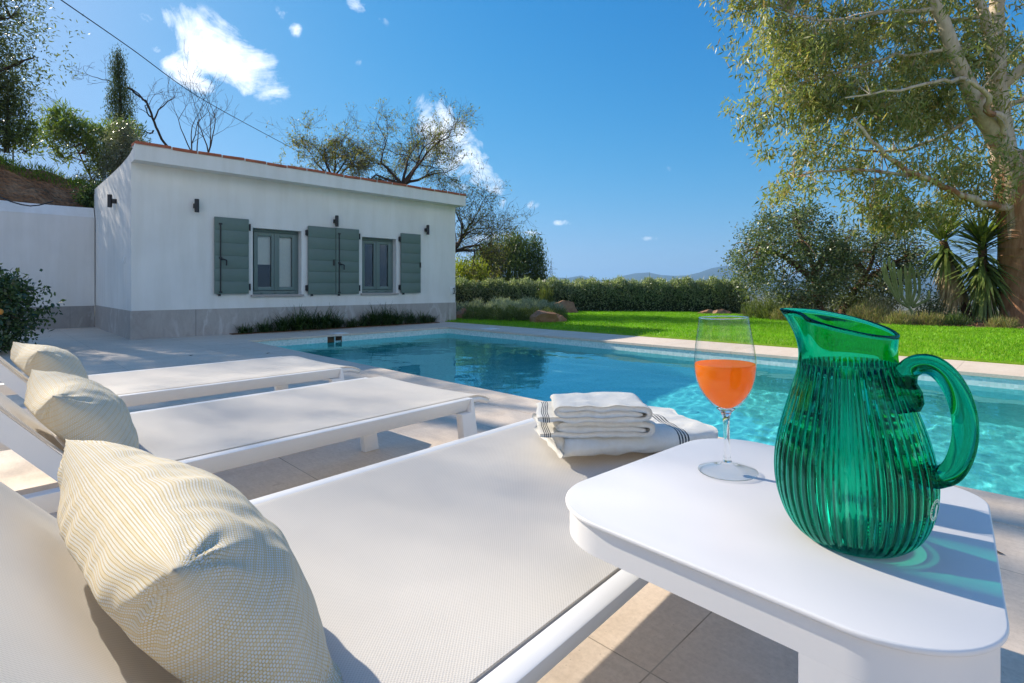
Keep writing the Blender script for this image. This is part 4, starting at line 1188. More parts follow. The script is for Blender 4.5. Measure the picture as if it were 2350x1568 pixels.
# ---------------------------------------------------------------- plants
LEAF = {
 'euc': leaf_mat('eucalyptus_leaf', [(.12, .175, .055), (.20, .245, .075), (.29, .30, .11), (.40, .40, .18), (.36, .24, .11)], .45, .4, .45),
 'tall': leaf_mat('tall_tree_leaf', [(0.046, 0.070, 0.031), (0.093, 0.124, 0.046), (0.139, 0.163, 0.062), (0.155, 0.186, 0.093)], .35, .45, .4),
 'carob': leaf_mat('carob_leaf', [(.045, .075, .035), (.09, .13, .055), (.16, .20, .10), (.26, .29, .18)], .3, .4, .5),
 'cyp': leaf_mat('cypress_sprig', [(0.034, 0.059, 0.025), (0.070, 0.101, 0.037), (0.116, 0.147, 0.054)], .25, .6, .2),
 'olean': leaf_mat('oleander_leaf', [(0.078, 0.124, 0.039), (0.139, 0.209, 0.054), (0.232, 0.295, 0.078)], .4, .4, .4),
 'grey': leaf_mat('grey_shrub_leaf', [(0.093, 0.116, 0.070), (0.171, 0.194, 0.124), (0.264, 0.287, 0.202)], .25, .3, .6),
 'almond': leaf_mat('almond_leaf', [(.09, .12, .03), (.16, .19, .05), (.24, .24, .07), (.2, .15, .06)], .45, .5, .3),
 'hedge': leaf_mat('hedge_leaf', [(.10, .15, .08), (.19, .25, .13), (.33, .38, .24), (.50, .53, .41)], .32, .4, .5),
 'lav': leaf_mat('lavender_sprig', [(.17, .20, .15), (.26, .30, .24), (.37, .40, .34)], .3, .7, .15),
 'rose': leaf_mat('rosemary_sprig', [(.07, .095, .03), (.12, .155, .045), (.18, .21, .07)], .3, .6, .2),
 'bushd': leaf_mat('dark_bush_leaf', [(0.039, 0.070, 0.025), (0.085, 0.132, 0.039), (0.147, 0.202, 0.054)], .3, .5, .35),
 'yellow': leaf_mat('lime_bush_leaf', [(.15, .20, .02), (.24, .28, .03), (.32, .34, .05)], .45, .5, .2),
 'dry': leaf_mat('dry_grass_blade', [(0.217, 0.178, 0.093), (0.372, 0.295, 0.155), (0.202, 0.232, 0.078), (0.124, 0.155, 0.054)], .3, .7, .15),
 'strap': leaf_mat('strap_leaf', [(0.025, 0.053, 0.016), (0.046, 0.093, 0.023), (0.085, 0.139, 0.031)], .3, .35, .5),
 'citrus': leaf_mat('glossy_shrub_leaf', [(0.028, 0.056, 0.022), (0.054, 0.093, 0.031), (0.093, 0.147, 0.039)], .25, .25, .7),
 'yucca': leaf_mat('yucca_blade', [(0.062, 0.115, 0.031), (0.147, 0.209, 0.053), (0.273, 0.335, 0.084), (0.084, 0.126, 0.042)], .25, .4, .45),
 'yuccadry': leaf_mat('dead_yucca_blade', [(.46, .35, .2), (.58, .46, .29), (.36, .26, .15)], .2, .8, .1),
}
def foliage(name, arr, mat, parent=None): return np_mesh(name, arr[0], arr[1], mat, parent)
def px_path(pts, D):
    """polyline of photo pixels with depth offsets, at distance D"""
    return [PT(p[0], p[1], D) + (p[2] if len(p) > 2 else 0) * FW for p in pts]
def smooth_path(P, k=4):
    P = [np.asarray(p, float) for p in P]
    if len(P) < 3: return P
    out = []
    for i in range(len(P) - 1):
        a, b, c, d = P[max(i - 1, 0)], P[i], P[i + 1], P[min(i + 2, len(P) - 1)]
        for j in range(k):
            f = j / k
            out.append(.5 * (2 * b + (c - a) * f + (2 * a - 5 * b + 4 * c - d) * f * f + (3 * b - a - 3 * c + d) * f ** 3))
    out.append(P[-1]); return out
def limb(mb, P, r0, r1, n=8, rg=rng, wob=.0):
    P = smooth_path(P); m = len(P)
    if wob: P = [p + (rg.normal(size=3) * wob if 0 < i < m - 1 else 0) for i, p in enumerate(P)]
    mb.tube(P, [r0 + (r1 - r0) * i / (m - 1) for i in range(m)], n)
    return P
def nearest_twigs(mb, skel, C, count, r=.012, rg=rng, n=4, sag=.12):
    """thin boughs from the limbs out to leaf clusters"""
    S = np.array(skel); idx = rg.permutation(len(C))[:count]
    for i in idx:
        c = C[i]; d = np.linalg.norm(S - c, axis=1); a = S[np.argmin(d)]
        L = np.linalg.norm(c - a)
        if L < .15: continue
        mid = (a + c) / 2 + rg.normal(size=3) * L * .08 + np.array([0, 0, L * sag])
        P = smooth_path([a, mid, c], 3); m = len(P)
        mb.tube(P, [r * (1 + L * .9) * (1 - .8 * k / (m - 1)) for k in range(m)], n, cap=False)
def grow(mb, p, d, L, r, lev, tips, rg, spread=.7, up=.12, nch=(2, 4), segs=4, wob=.2, shrink=.68, n=5, rmin=.0035):
    p = np.array(p, float); d = unit(np.array(d, float)); path = [p]; dirs = [d]
    for k in range(segs):
        d = unit(d + rg.normal(size=3) * wob + np.array([0, 0, up])); p = p + d * L / segs; path.append(p); dirs.append(d)
    m = len(path); r1 = max(r * .55, rmin)
    mb.tube(path, [r + (r1 - r) * k / (m - 1) for k in range(m)], n if lev > 1 else 3, cap=False)
    if lev <= 2: tips += [(path[k], dirs[k]) for k in range(1, m)]
    if lev <= 0: return
    for c in range(rg.integers(nch[0], nch[1] + 1)):
        k = rg.integers(max(1, m // 2 - 1), m) if c else m - 1
        q = unit(dirs[k] + rg.normal(size=3) * spread)
        grow(mb, path[k], q, L * shrink * (.75 + .5 * rg.random()), r1 * (.9 if c == 0 else .68), lev - 1, tips, rg, spread, up, nch, segs, wob, shrink, n, rmin)

# --- eucalyptus on the right
ED = 10.55
t = empty('eucalyptus_tree', PT(2352, 748, ED) * np.array([1, 1, 0])); tag(t, 'huge eucalyptus with peeling pale trunk and drooping olive leaves, at the lawn\'s right end', 'tree')
mb = MB(); sk = []
sk += limb(mb, px_path([(2356, 760), (2350, 690), (2343, 600), (2335, 500), (2322, 420), (2306, 352)], ED), .40, .27, 18, wob=.006)
for P, a, b in (
    ([(2312, 385), (2276, 320, -.1), (2220, 267, -.3), (2176, 200, -.4), (2140, 143, -.5), (2100, 60, -.6), (2083, 20, -.6), (2055, -60, -.7), (2020, -160, -.8)], .19, .05),
    ([(2306, 370), (2304, 280, .1), (2297, 187, .1), (2296, 117, .1), (2306, 33, .2), (2312, -60, .2), (2300, -200, .2), (2330, -330, .3)], .22, .07),
    ([(2302, 250, .1), (2272, 150, -.1), (2258, 100, -.1), (2240, 50, -.2), (2218, -5, -.2), (2190, -110, -.3), (2150, -220, -.4)], .13, .04),
    ([(2300, 200, .1), (2328, 168, -.1), (2352, 140, -.2), (2410, 90, -.4), (2480, 0, -.6), (2540, -120, -.8)], .12, .04),
    ([(2312, 260, .1), (2335, 235, .2), (2365, 222, .3), (2440, 190, .5)], .06, .03),
    ([(2310, 400), (2264, 300, -.35), (2240, 285, -.5), (2205, 275, -.6), (2180, 248, -.8), (2120, 230, -1.0)], .085, .03),
    ([(2330, 480), (2250, 478, -.3), (2180, 462, -.4), (2100, 430, -.5), (2010, 392, -.6), (1950, 350, -.7), (1900, 300, -.8)], .085, .02),
    ([(2100, 430, -.5), (1990, 398, -.2), (1900, 392, 0), (1830, 405, .1)], .04, .014),
    ([(2140, 143, -.5), (2050, 140, -.3), (1990, 150, -.1), (1900, 175, 0), (1800, 200, .1)], .036, .010),
    ([(2100, 60, -.6), (2000, 52, -.4), (1880, 70, -.4), (1790, 62, -.5)], .045, .014),
    ([(2176, 200, -.4), (2090, 220, -.8), (1980, 250, -1.0), (1860, 270, -1.1)], .045, .012),
    ([(2240, 50, -.2), (2130, 40, .2), (2020, 20, .5), (1900, -30, .7)], .045, .012),
    ([(2220, 267, -.3), (2130, 330, .2), (2040, 330, .6), (1940, 300, .8)], .04, .012),
    ([(2322, 430), (2400, 350, .3), (2500, 300, .6), (2600, 280, .8)], .12, .04)):
    sk += limb(mb, px_path(P, ED), a, b, 9, wob=.018 if a < .1 else .008)
poly = [(1600, -190), (1640, -60), (1655, 4), (1678, 36), (1708, 40), (1722, 52), (1712, 92), (1694, 140), (1720, 176), (1692, 228), (1730, 282), (1772, 298), (1776, 348), (1752, 386), (1738, 446), (1784, 460), (1832, 444), (1852, 468), (1884, 440), (1920, 466), (1944, 500), (2000, 520), (2080, 528), (2150, 512), (2230, 512), (2290, 500), (2330, 470), (2420, 440), (2620, 380), (2700, 150), (2640, -150), (2400, -330), (2000, -330), (1750, -290)]
C = crown_points(poly, ED, 1.25, 4200, f=1.2, thr=.05, off=2.0, fine=.05)
C = np.concatenate([C, crown_points([(1760, 60), (2250, -60), (2240, 240), (2080, 330), (1900, 280), (1740, 160)], ED, .9, 900, f=1.6, thr=-.1, off=8.0)])
nearest_twigs(mb, sk, C, 520, .007)
mb.build('trunk', M['eucbark'], t, smooth=True)
Sk = np.array(sk); keep = np.ones(len(C), bool)
for i, c in enumerate(C):              # the pale boughs stand clear of the leaves on their near side
    d = Sk - c; lat = np.hypot(d @ RT, d[:, 2]); k = np.argmin(lat)
    if lat[k] < .2 and d[k] @ FW > -.15 and rng.random() < .8: keep[i] = False
    if (c @ RT) / ED > (2215 - CX) / FPX and rng.random() < .45: keep[i] = False
C = C[keep]
A1 = spray(C, 17, .095, .15, .032, (-.12, .12, -.75), .62)
foliage('crown', A1, LEAF['euc'], t)
for ch in t.children: ch.matrix_parent_inverse = Matrix.Translation(-Vector(t.location))

# --- tall tree at the left edge, casting the dappled shade
def rel(t):
    for ch in t.children: ch.matrix_parent_inverse = Matrix.Translation(-Vector(t.location))
TD = 10.6
t = empty('tall_tree', PT(-70, 400, TD) * np.array([1, 1, 0]) + np.array([0, 0, 2.9])); tag(t, 'tall dark tree at the left edge, leafy boughs reaching into the sky', 'tree')
mb = MB(); sk = []
sk += limb(mb, px_path([(-70, 420), (-75, 300), (-60, 150), (-90, 0), (-110, -160), (-100, -330), (-130, -520)], TD), .2, .05, 10, wob=.01)
for P, a, b in (([(-68, 200), (-20, 170), (30, 150), (80, 128)], .05, .012), ([(-80, 60), (-20, 50), (25, 40)], .05, .012), ([(-100, -60), (0, -150), (80, -250)], .06, .015), ([(-90, 0), (-250, -120), (-380, -200)], .07, .02),
                ([(-105, -200), (-20, -330), (30, -430)], .05, .012), ([(-75, 250), (-200, 180), (-330, 150)], .06, .015), ([(-110, -300), (-260, -420), (-340, -500)], .05, .012)):
    sk += limb(mb, px_path(P, TD), a, b, 7, wob=.01)
poly = [(-560, 330), (-560, 60), (-420, -140), (-280, -190), (-140, -150), (-40, -120), (30, -90), (52, -40), (40, 5), (58, 42), (38, 72), (8, 88), (34, 92), (64, 100), (78, 116), (106, 130), (82, 142), (64, 178), (46, 160), (30, 190), (10, 205), (-60, 250), (-200, 330)]
C = crown_points(poly, TD, 1.3, 1900, f=1.0, thr=.07, off=21.0, fine=.03)
C = np.concatenate([C, crown_points([(-330, -90), (-60, -110), (-10, -30), (-5, 60), (-15, 130), (-120, 190), (-330, 150)], TD, 1.0, 1050, f=1.2, thr=-.22, off=41.0), crown_points([(-520, -660), (-330, -700), (-260, -560), (-330, -470), (-500, -500)], TD, .6, 70, f=1.7, thr=.3, off=12.0), crown_points([(-420, -220), (-200, -250), (60, -260), (80, -420), (-120, -560), (-330, -520), (-430, -400)], TD, .8, 210, f=1.3, thr=.34, off=33.0)])
nearest_twigs(mb, sk, C, 300, .006)
mb.build('trunk', M['bark'], t, smooth=True)
foliage('crown', spray(C, 15, .15, .085, .028, (0, 0, -.2), .9), LEAF['tall'], t); rel(t)
def upright(name, label, poly, D, thick, n, per, Ln, W, mat, up=1.2, spread=(.05, .05, .1), thr=-.3, f=2.2, trunk=None, cat='tree', group=None, off=0.0, base=None):
    b = base if base is not None else PT(sum(p[0] for p in poly) / len(poly), max(p[1] for p in poly), D)
    t = empty(name, b); tag(t, label, cat, group)
    C = crown_points(poly, D, thick, n, f=f, thr=thr, off=off)
    if trunk:
        mb = MB(); sk = limb(mb, px_path(trunk[0], D), trunk[1], trunk[2], 7, wob=.01); nearest_twigs(mb, sk, C, trunk[3] if len(trunk) > 3 else 60, .005); mb.build('trunk' if cat == 'tree' else 'stem', trunk[4] if len(trunk) > 4 else M['bark'], t, smooth=True)
    foliage('crown' if cat == 'tree' else 'foliage', spray(C, per, np.array(spread), Ln, W, (0, 0, up), .6), LEAF[mat], t); rel(t)
    return t
upright('climbing_shrub', 'dense dark column of foliage on the bank under the tall tree', [(0, 190), (18, 168), (36, 190), (46, 240), (48, 300), (36, 345), (-40, 350), (-40, 200)], 10.9, .35, 420, 14, .07, .022, 'cyp', .6, (.08, .08, .1), -.35, trunk=([(15, 350), (18, 260), (20, 190)], .05, .01), cat='shrub')
upright('broadleaf_shrub', 'small loose shrub with pointed leaves beside the chain link fence', [(30, 330), (60, 280), (85, 290), (100, 330), (80, 350), (40, 352)], 11.2, .3, 60, 10, .13, .03, 'olean', .5, (.1, .1, .1), -.4, trunk=([(60, 352), (62, 300)], .015, .006, 30), cat='shrub')
upright('cypress_tree', 'slim dark cypress rising beside the left end of the pool house roof', [(268, 116), (278, 140), (286, 170), (288, 205), (294, 240), (300, 275), (308, 310), (312, 350), (306, 420), (258, 420), (252, 340), (258, 280), (256, 230), (262, 190), (260, 160)], 14.2, .28, 900, 16, .075, .016, 'cyp', 1.5, (.05, .05, .12), -.42, f=2.6, trunk=([(282, 425), (278, 300), (272, 180), (268, 124)], .07, .008, 40))
upright('oleander_bush', 'oleander with long pointed leaves on the bank crest in front of the fence', [(116, 292), (124, 252), (140, 244), (152, 246), (160, 290), (176, 282), (205, 280), (230, 288), (246, 300), (252, 350), (236, 400), (222, 408), (190, 380), (150, 372), (132, 350)], 12.3, .55, 320, 13, .16, .026, 'olean', .55, (.07, .07, .07), -.15, f=1.6, trunk=([(215, 425), (190, 370), (160, 310)], .025, .008, 130, M['brownbark']), cat='bush')
upright('oleander_bush', 'oleander crowded against the cypress, smaller and lower', [(240, 300), (262, 280), (300, 275), (322, 292), (318, 330), (290, 345), (250, 370)], 12.8, .4, 90, 12, .14, .024, 'olean', .5, (.07, .07, .07), -.3, trunk=([(270, 400), (275, 330)], .02, .008, 40, M['brownbark']), cat='bush')
upright('grey_leaved_shrub', 'shiny grey leaved shrub spilling over the bank beside the house corner', [(258, 320), (275, 285), (296, 276), (308, 300), (310, 340), (304, 375), (288, 400), (262, 445), (210, 440), (182, 420), (185, 408), (225, 412), (246, 400), (252, 360)], 11.7, .35, 620, 14, .055, .022, 'grey', .2, (.08, .08, .08), -.35, trunk=([(262, 445), (275, 380), (285, 310)], .03, .008, 60), cat='shrub')
upright('ivy_clump', 'dark leafy creeper hanging over the top of the white garden wall', [(190, 440), (215, 425), (246, 430), (246, 478), (215, 474), (190, 462)], 10.2, .2, 220, 12, .06, .03, 'bushd', -.2, (.07, .07, .06), -.3, cat='shrub')
# bare trees behind the house
def bare(label, px, D, dirs, L, r, lev, seed, mat='bark', name='bare_tree', base_drop=0.0, trunk=None, leaves=0, leafmat='almond', leaf=(.06, .02), **kw):
    rg = np.random.default_rng(seed)
    b = PT(px[0], px[1], D); t = empty(name, b); tag(t, label, 'tree', kw.pop('group', None))
    mb = MB(); tips = []
    if trunk:
        P = limb(mb, px_path(trunk, D), r * 1.4, r, 8, rg, .012); b = P[-1]
    for d in dirs:
        dd = d[0] * RT + d[1] * FW + np.array([0, 0, d[2]])
        bb = b if len(d) < 5 else PT(d[4][0], d[4][1], D)
        grow(mb, bb, dd, L * (d[3] if len(d) > 3 else 1), r, lev, tips, rg, **kw)
    mb.build('trunk' if leaves else 'branches', M[mat], t, smooth=True)
    if leaves:
        P = np.array([q[0] for q in tips]); k = rg.permutation(len(P))[:leaves] if leaves < len(P) else rg.integers(0, len(P), leaves)
        foliage('crown', spray(P[k], 3, .05, leaf[0], leaf[1], (0, 0, -.5), .8, rg), LEAF[leafmat], t)
    rel(t); return t
bare('leafless tree with a thick dark crooked limb behind the roof\'s left end', (385, 345), 14.5, [(-1, .1, .05, .7), (.35, -.2, .9, .8, (352, 278)), (-1, .1, .35, .8, (350, 270)), (-.9, 0, .9, .75, (336, 236)), (-.5, .2, .0, .5, (352, 300))], .85, .024, 4, 5, trunk=[(405, 372), (385, 338), (362, 300), (348, 262), (338, 236), (320, 222), (300, 205)], spread=.5, up=.10, nch=(2, 3), wob=.22)
bare('leafless twiggy tree with many upright stems, left of the two behind the roof', (440, 350), 15.5, [(-.35, 0, 1), (0, .2, 1, 1.15), (.15, -.2, 1, 1.05), (-.1, .1, 1, 1, (452, 352))], .95, .018, 4, 8, spread=.34, up=.16, nch=(2, 3), wob=.12, shrink=.66)
bare('leafless twiggy tree with slender fanning stems, nearest the overhead cable', (478, 352), 15.0, [(-.3, 0, 1), (.12, .2, 1, 1.15), (.4, -.2, 1, .9)], .9, .02, 4, 14, spread=.36, up=.14, nch=(2, 3), wob=.12, shrink=.66)
bare('tiny sprig of a tree top showing above the middle of the roof', (640, 392), 16.5, [(-.2, 0, 1, 1)], .35, .01, 2, 3, leaves=26, leaf=(.08, .025), name='small_tree', spread=.5, nch=(2, 3))
bare('sparse almond tree with yellowing leaves behind the roof, left of the pair', (770, 420), 16.5, [(-.5, .1, .9, .95), (.1, .2, 1, 1.0), (.5, -.1, .85, .9), (-.95, 0, .55, .8), (.9, .2, .45, .8)], .80, .036, 5, 23, trunk=[(772, 470), (768, 440), (765, 410)], leaves=1700, leaf=(.085, .026), name='almond_tree', spread=.55, up=.03, nch=(3, 4), wob=.16, shrink=.72, rmin=.0028)
bare('dark gnarled almond tree with a thick fork, right of the pair behind the roof', (930, 470), 15.5, [(-.55, .1, .9, 1.0), (.05, .1, 1, 1.12), (.55, .0, .85, 1.1), (.9, .2, .45, 1.05), (-.95, 0, .35, .9), (.75, -.2, .6, 1.15)], .92, .05, 5, 31, trunk=[(922, 520), (926, 470), (924, 425)], leaves=1900, leaf=(.08, .025), name='almond_tree', spread=.55, up=.03, nch=(3, 4), wob=.18, shrink=.72, rmin=.0028)
bare('dark low spreading almond limbs reaching out beyond the house\'s right corner', (1010, 600), 15.0, [(.7, .1, .6, 1.0), (1, .0, .05, .8), (.5, 0, .9, 1.15), (.8, .2, .75, 1.1), (1, -.2, .35, 1)], .80, .045, 5, 44, trunk=[(985, 640), (1012, 610), (1040, 578)], leaves=1100, leaf=(.075, .022), name='almond_tree', spread=.55, up=.03, nch=(3, 4), wob=.2, shrink=.72, rmin=.0028)

# --- beyond the lawn
upright('evergreen_clump', 'dark green conical evergreens standing behind the hedge left of the pylon', [(1086, 660), (1090, 590), (1104, 572), (1118, 580), (1128, 552), (1150, 562), (1158, 545), (1172, 556), (1182, 540), (1198, 560), (1206, 552), (1214, 572), (1226, 544), (1236, 560), (1244, 590), (1249, 630), (1248, 668)], 20.0, .8, 1700, 14, .11, .03, 'bushd', 1.1, (.12, .12, .2), -.28, f=1.3, trunk=([(1165, 690), (1168, 600), (1170, 555)], .1, .02, 60), cat='tree')
upright('lime_bush', 'yellow green bush glowing between the house corner and the dark evergreens', [(1036, 660), (1040, 615), (1062, 602), (1080, 612), (1096, 600), (1112, 622), (1108, 662)], 18.0, .6, 420, 12, .10, .032, 'yellow', .6, (.12, .12, .15), -.25, trunk=([(1075, 670), (1080, 630)], .03, .01, 40), cat='bush')
HL = [(15.35, 6.0), (14.75, 7.3), (13.7, 8.9), (12.4, 10.5), (11.1, 12.0), (9.9, 13.4)]
t = empty('hedge', (12.9, 9.9, 0)); tag(t, 'long clipped silver green hedge along the far side of the lawn', 'hedge')
Hp = np.array(smooth_path([np.array([a, b, 0.0]) for a, b in HL], 10)); hn = np.array([-.5, -.6, 0])
def hedge_pts(n):
    k = rng.random(n) * (len(Hp) - 1); i = k.astype(int); f = (k - i)[:, None]; i = np.minimum(i, len(Hp) - 2)
    c = Hp[i] * (1 - f) + Hp[i + 1] * f
    tang = unit(Hp[i + 1] - Hp[i]); nor = np.stack([tang[:, 1], -tang[:, 0], np.zeros(n)], 1)   # away from the lawn is +nor
    a = rng.random(n) * math.pi * 1.02 - .05
    rad = 1 - .18 * rng.random(n) ** 2
    endf = np.clip(np.minimum(k, len(Hp) - 1 - k) / 2.5 + .45, 0, 1) ** .5
    hh = (.93 + .05 * np.sin(k * 1.3) + .05 * np.sin(k * 3.1 + 1)) 
    zz = np.sign(np.sin(a)) * np.abs(np.sin(a)) ** .55 * hh * rad * endf; yy = -np.sign(np.cos(a)) * np.abs(np.cos(a)) ** .5 * .55 * rad * endf
    P = c + nor * (yy + .5)[:, None]; P[:, 2] = np.maximum(zz, .02)
    P += rng.normal(size=P.shape) * .03
    out = nor * yy[:, None]; out[:, 2] = zz
    return P, unit(out)
P, Nn = hedge_pts(46000); P0, N0 = P, Nn
A = Nn * .8 + rng.normal(size=P.shape) * .8 + np.array([0, 0, .5])
HF = leaf_arrays(P, A, .05 + .05 * rng.random(len(P)), .026)
P, Nn = hedge_pts(1400); P = P[P[:, 2] > .75]
SH = (leaf_arrays(P, np.array([0, 0, 1.0]) + rng.normal(size=P.shape) * .25, .10 + .12 * rng.random(len(P)), .014)); foliage('foliage', join(HF, SH), LEAF['hedge'], t)
mb = MB()
for i in range(0, len(Hp), 2):
    c = Hp[i] + np.array([.42, .3, 0]); mb.tube([c * np.array([1, 1, 0]), c + np.array([rng.normal() * .1, rng.normal() * .1, .7])], [.03, .01], 5)
mb.build('stems', M['bark'], t)
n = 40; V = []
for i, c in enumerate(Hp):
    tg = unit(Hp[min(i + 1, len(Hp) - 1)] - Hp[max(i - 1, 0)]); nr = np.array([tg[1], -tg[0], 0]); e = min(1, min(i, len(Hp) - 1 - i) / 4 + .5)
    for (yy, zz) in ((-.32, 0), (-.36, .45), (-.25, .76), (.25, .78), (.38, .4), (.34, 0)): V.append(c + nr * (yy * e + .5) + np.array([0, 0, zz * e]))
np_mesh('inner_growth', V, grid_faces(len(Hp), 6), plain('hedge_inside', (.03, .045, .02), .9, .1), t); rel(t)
def clump(name, label, c, rx, rz, n, Ln, W, mat, group, up=.9, cat='bush', shell=.5, jit=.5, stems=0):
    t = empty(name, c); tag(t, label, cat, group)
    d = unit(rng.normal(size=(n, 3))); d[:, 2] = np.abs(d[:, 2]); r = (shell + (1 - shell) * rng.random(n) ** .6)[:, None]
    lum = 1 + .22 * np.sin(d[:, 0:1] * 5 + c[0] * 7) * np.sin(d[:, 1:2] * 5 + c[1] * 3)
    P = d * r * lum * np.array([rx, rx, rz])
    foliage('foliage', leaf_arrays(P, d * (1 - up * .5) + rng.normal(size=P.shape) * jit + np.array([0, 0, up]), Ln * (.6 + .8 * rng.random(n)), W), LEAF[mat], t)
    if stems:
        mb = MB()
        for k in range(stems):
            q = P[rng.integers(0, n)] * .8; mb.tube([(q[0] * .1, q[1] * .1, 0), q * .5 + np.array([0, 0, .02]), q], [.008, .006, .003], 4, cap=False)
        mb.build('stems', M['brownbark'], t)
    return t
WHERE = ['against the house corner', 'second from the house corner', 'behind the first dark rosemary', 'in the middle of the bed', 'between two rosemary mounds', 'near the rust coloured rocks', 'at the back of the bed by the hedge', 'at the back beside the broom', 'nearest the far rust boulder']
lav = [(7.85, 9.95, .5, .40), (8.45, 9.75, .45, .40), (8.7, 9.1, .5, .43), (9.05, 8.6, .45, .42), (9.3, 9.6, .5, .42), (9.1, 7.95, .42, .40), (10.0, 9.3, .5, .40), (10.6, 9.9, .5, .36), (9.9, 10.3, .5, .4)]
for (x, y, r, h), w in zip(lav, WHERE): clump('lavender_bush', 'silver grey lavender mound ' + w, (x, y, 0), r, h, 2200, .085, .011, 'lav', 'lavender bushes in the bed', 1.1)
WH2 = ['closest to the house corner', 'second from the house corner', 'third along the front of the bed', 'fourth along the front of the bed', 'next to the split rust rocks', 'tucked behind the split rocks']
rs_ = [(7.85, 9.0, .34, .30), (7.98, 8.55, .34, .31), (8.12, 8.1, .33, .31), (8.3, 7.75, .32, .30), (8.55, 7.5, .3, .28), (8.95, 7.55, .28, .26)]
for (x, y, r, h), w in zip(rs_, WH2): clump('rosemary_bush', 'dark green rosemary mound ' + w, (x, y, 0), r, h, 2000, .06, .009, 'rose', 'rosemary mounds along the lawn edge', .9)
p = ON(1250, 716); clump('broom_bush', 'thin upright broom bush with wispy green shoots before the hedge', (p[0], p[1], 0), .33, .72, 1500, .16, .010, 'rose', None, 1.6, shell=.2, jit=.25, stems=6)
p = ON(1690, 716); clump('broom_bush', 'upright feathery broom bush at the right end of the hedge', (p[0], p[1], 0), .55, .78, 2200, .17, .012, 'rose', None, 1.5, shell=.25, jit=.3, stems=6)
def rock(x, y, w, h, label, seed, sy=.8):
    p = ON(x, y); d = p @ FW; s = w / FPX * d / 2; hh = h / FPX * d
    bm = bmesh.new(); bmesh.ops.create_icosphere(bm, subdivisions=4, radius=1)
    for v in bm.verts:
        c = v.co.copy(); 
        for k in range(11):
            rg2 = random.Random(seed * 31 + k); n = Vector((rg2.uniform(-1, 1), rg2.uniform(-1, 1), rg2.uniform(-.3, 1))).normalized(); lim = rg2.uniform(.42, .72)
            q = c.dot(n)
            if q > lim: c -= n * (q - lim)
        c += c.normalized() * .07 * noise.noise(c * 3.5 + Vector((seed, 0, 0)))
        v.co = c
    zmin = -.35; zmax = max(v.co.z for v in bm.verts)
    for v in bm.verts: v.co = Vector((v.co.x * s / .72, v.co.y * s * sy / .72, max(-.05, (v.co.z - zmin) / (zmax - zmin) * hh)))
    me = bpy.data.meshes.new('rust_rock'); bm.to_mesh(me); bm.free()
    o = link_mesh('rust_rock', me, M['rock']); o.location = (p[0], p[1], 0); o.rotation_euler = (0, 0, R(-45)); tag(o, label, 'rock', 'rust coloured rocks edging the beds')
rock(1060, 733, 44, 26, 'rust rock at the foot of the lavender, touching the house corner', 2)
rock(1241, 742, 58, 30, 'larger of the two split rust rocks at the lawn\'s left edge', 5)
rock(1277, 741, 34, 21, 'smaller of the two split rust rocks at the lawn\'s left edge', 8)
rock(1299, 719, 54, 30, 'weathered boulder standing at the foot of the hedge', 11)
rock(1622, 722, 36, 12, 'flat rust rock by the hedge end, left one of the close pair', 14)
rock(1652, 722, 40, 13, 'flat rust rock by the hedge end, right one of the close pair', 17)

# carob trees
def carob(label, poly, D, trunks, n, seed, off):
    rg = np.random.default_rng(seed)
    b = PT(trunks[0][0][0], trunks[0][0][1], D); t = empty('carob_tree', (b[0], b[1], 0)); tag(t, label, 'tree', 'carob trees beyond the lawn')
    mb = MB(); sk = []
    for tr in trunks: sk += limb(mb, px_path(tr, D), .10, .028, 8, rg, .012)
    C = crown_points(poly, D, 1.1, n, f=1.25, thr=-.10, off=off, rg=rg, fine=.06)
    nearest_twigs(mb, sk, C, 170, .009, rg); mb.build('trunk', M['brownbark'], t, smooth=True)
    foliage('crown', spray(C, 15, .10, .072, .034, (0, 0, .15), .9, rg), LEAF['carob'], t); rel(t)
carob('rounded dark carob tree with a leaning reddish trunk, left one of the two', [(1668, 598), (1692, 574), (1700, 548), (1726, 532), (1738, 506), (1752, 500), (1764, 482), (1790, 490), (1812, 496), (1838, 488), (1850, 470), (1866, 472), (1878, 500), (1900, 505), (1912, 532), (1932, 545), (1944, 580), (1935, 640), (1910, 690), (1886, 712), (1820, 728), (1775, 705), (1740, 690), (1728, 650), (1692, 646), (1702, 612)], 12.9, [[(1884, 728), (1872, 670), (1868, 620), (1845, 560), (1830, 520)], [(1868, 640), (1800, 590), (1740, 570)], [(1870, 620), (1910, 570), (1915, 540)]], 1500, 3, 3.0)
carob('spreading dark carob tree with a slanting trunk, right one of the two', [(1930, 545), (1952, 530), (1975, 516), (2010, 522), (2040, 512), (2085, 530), (2096, 552), (2078, 566), (2108, 585), (2122, 612), (2100, 636), (2066, 650), (2050, 680), (2010, 706), (1960, 715), (1915, 705), (1905, 650), (1915, 590)], 13.8, [[(1926, 730), (1950, 690), (1975, 650), (1998, 610), (2010, 560)], [(1975, 650), (2040, 610), (2080, 590)], [(1985, 630), (1950, 580), (1940, 550)]], 1050, 6, 9.0)
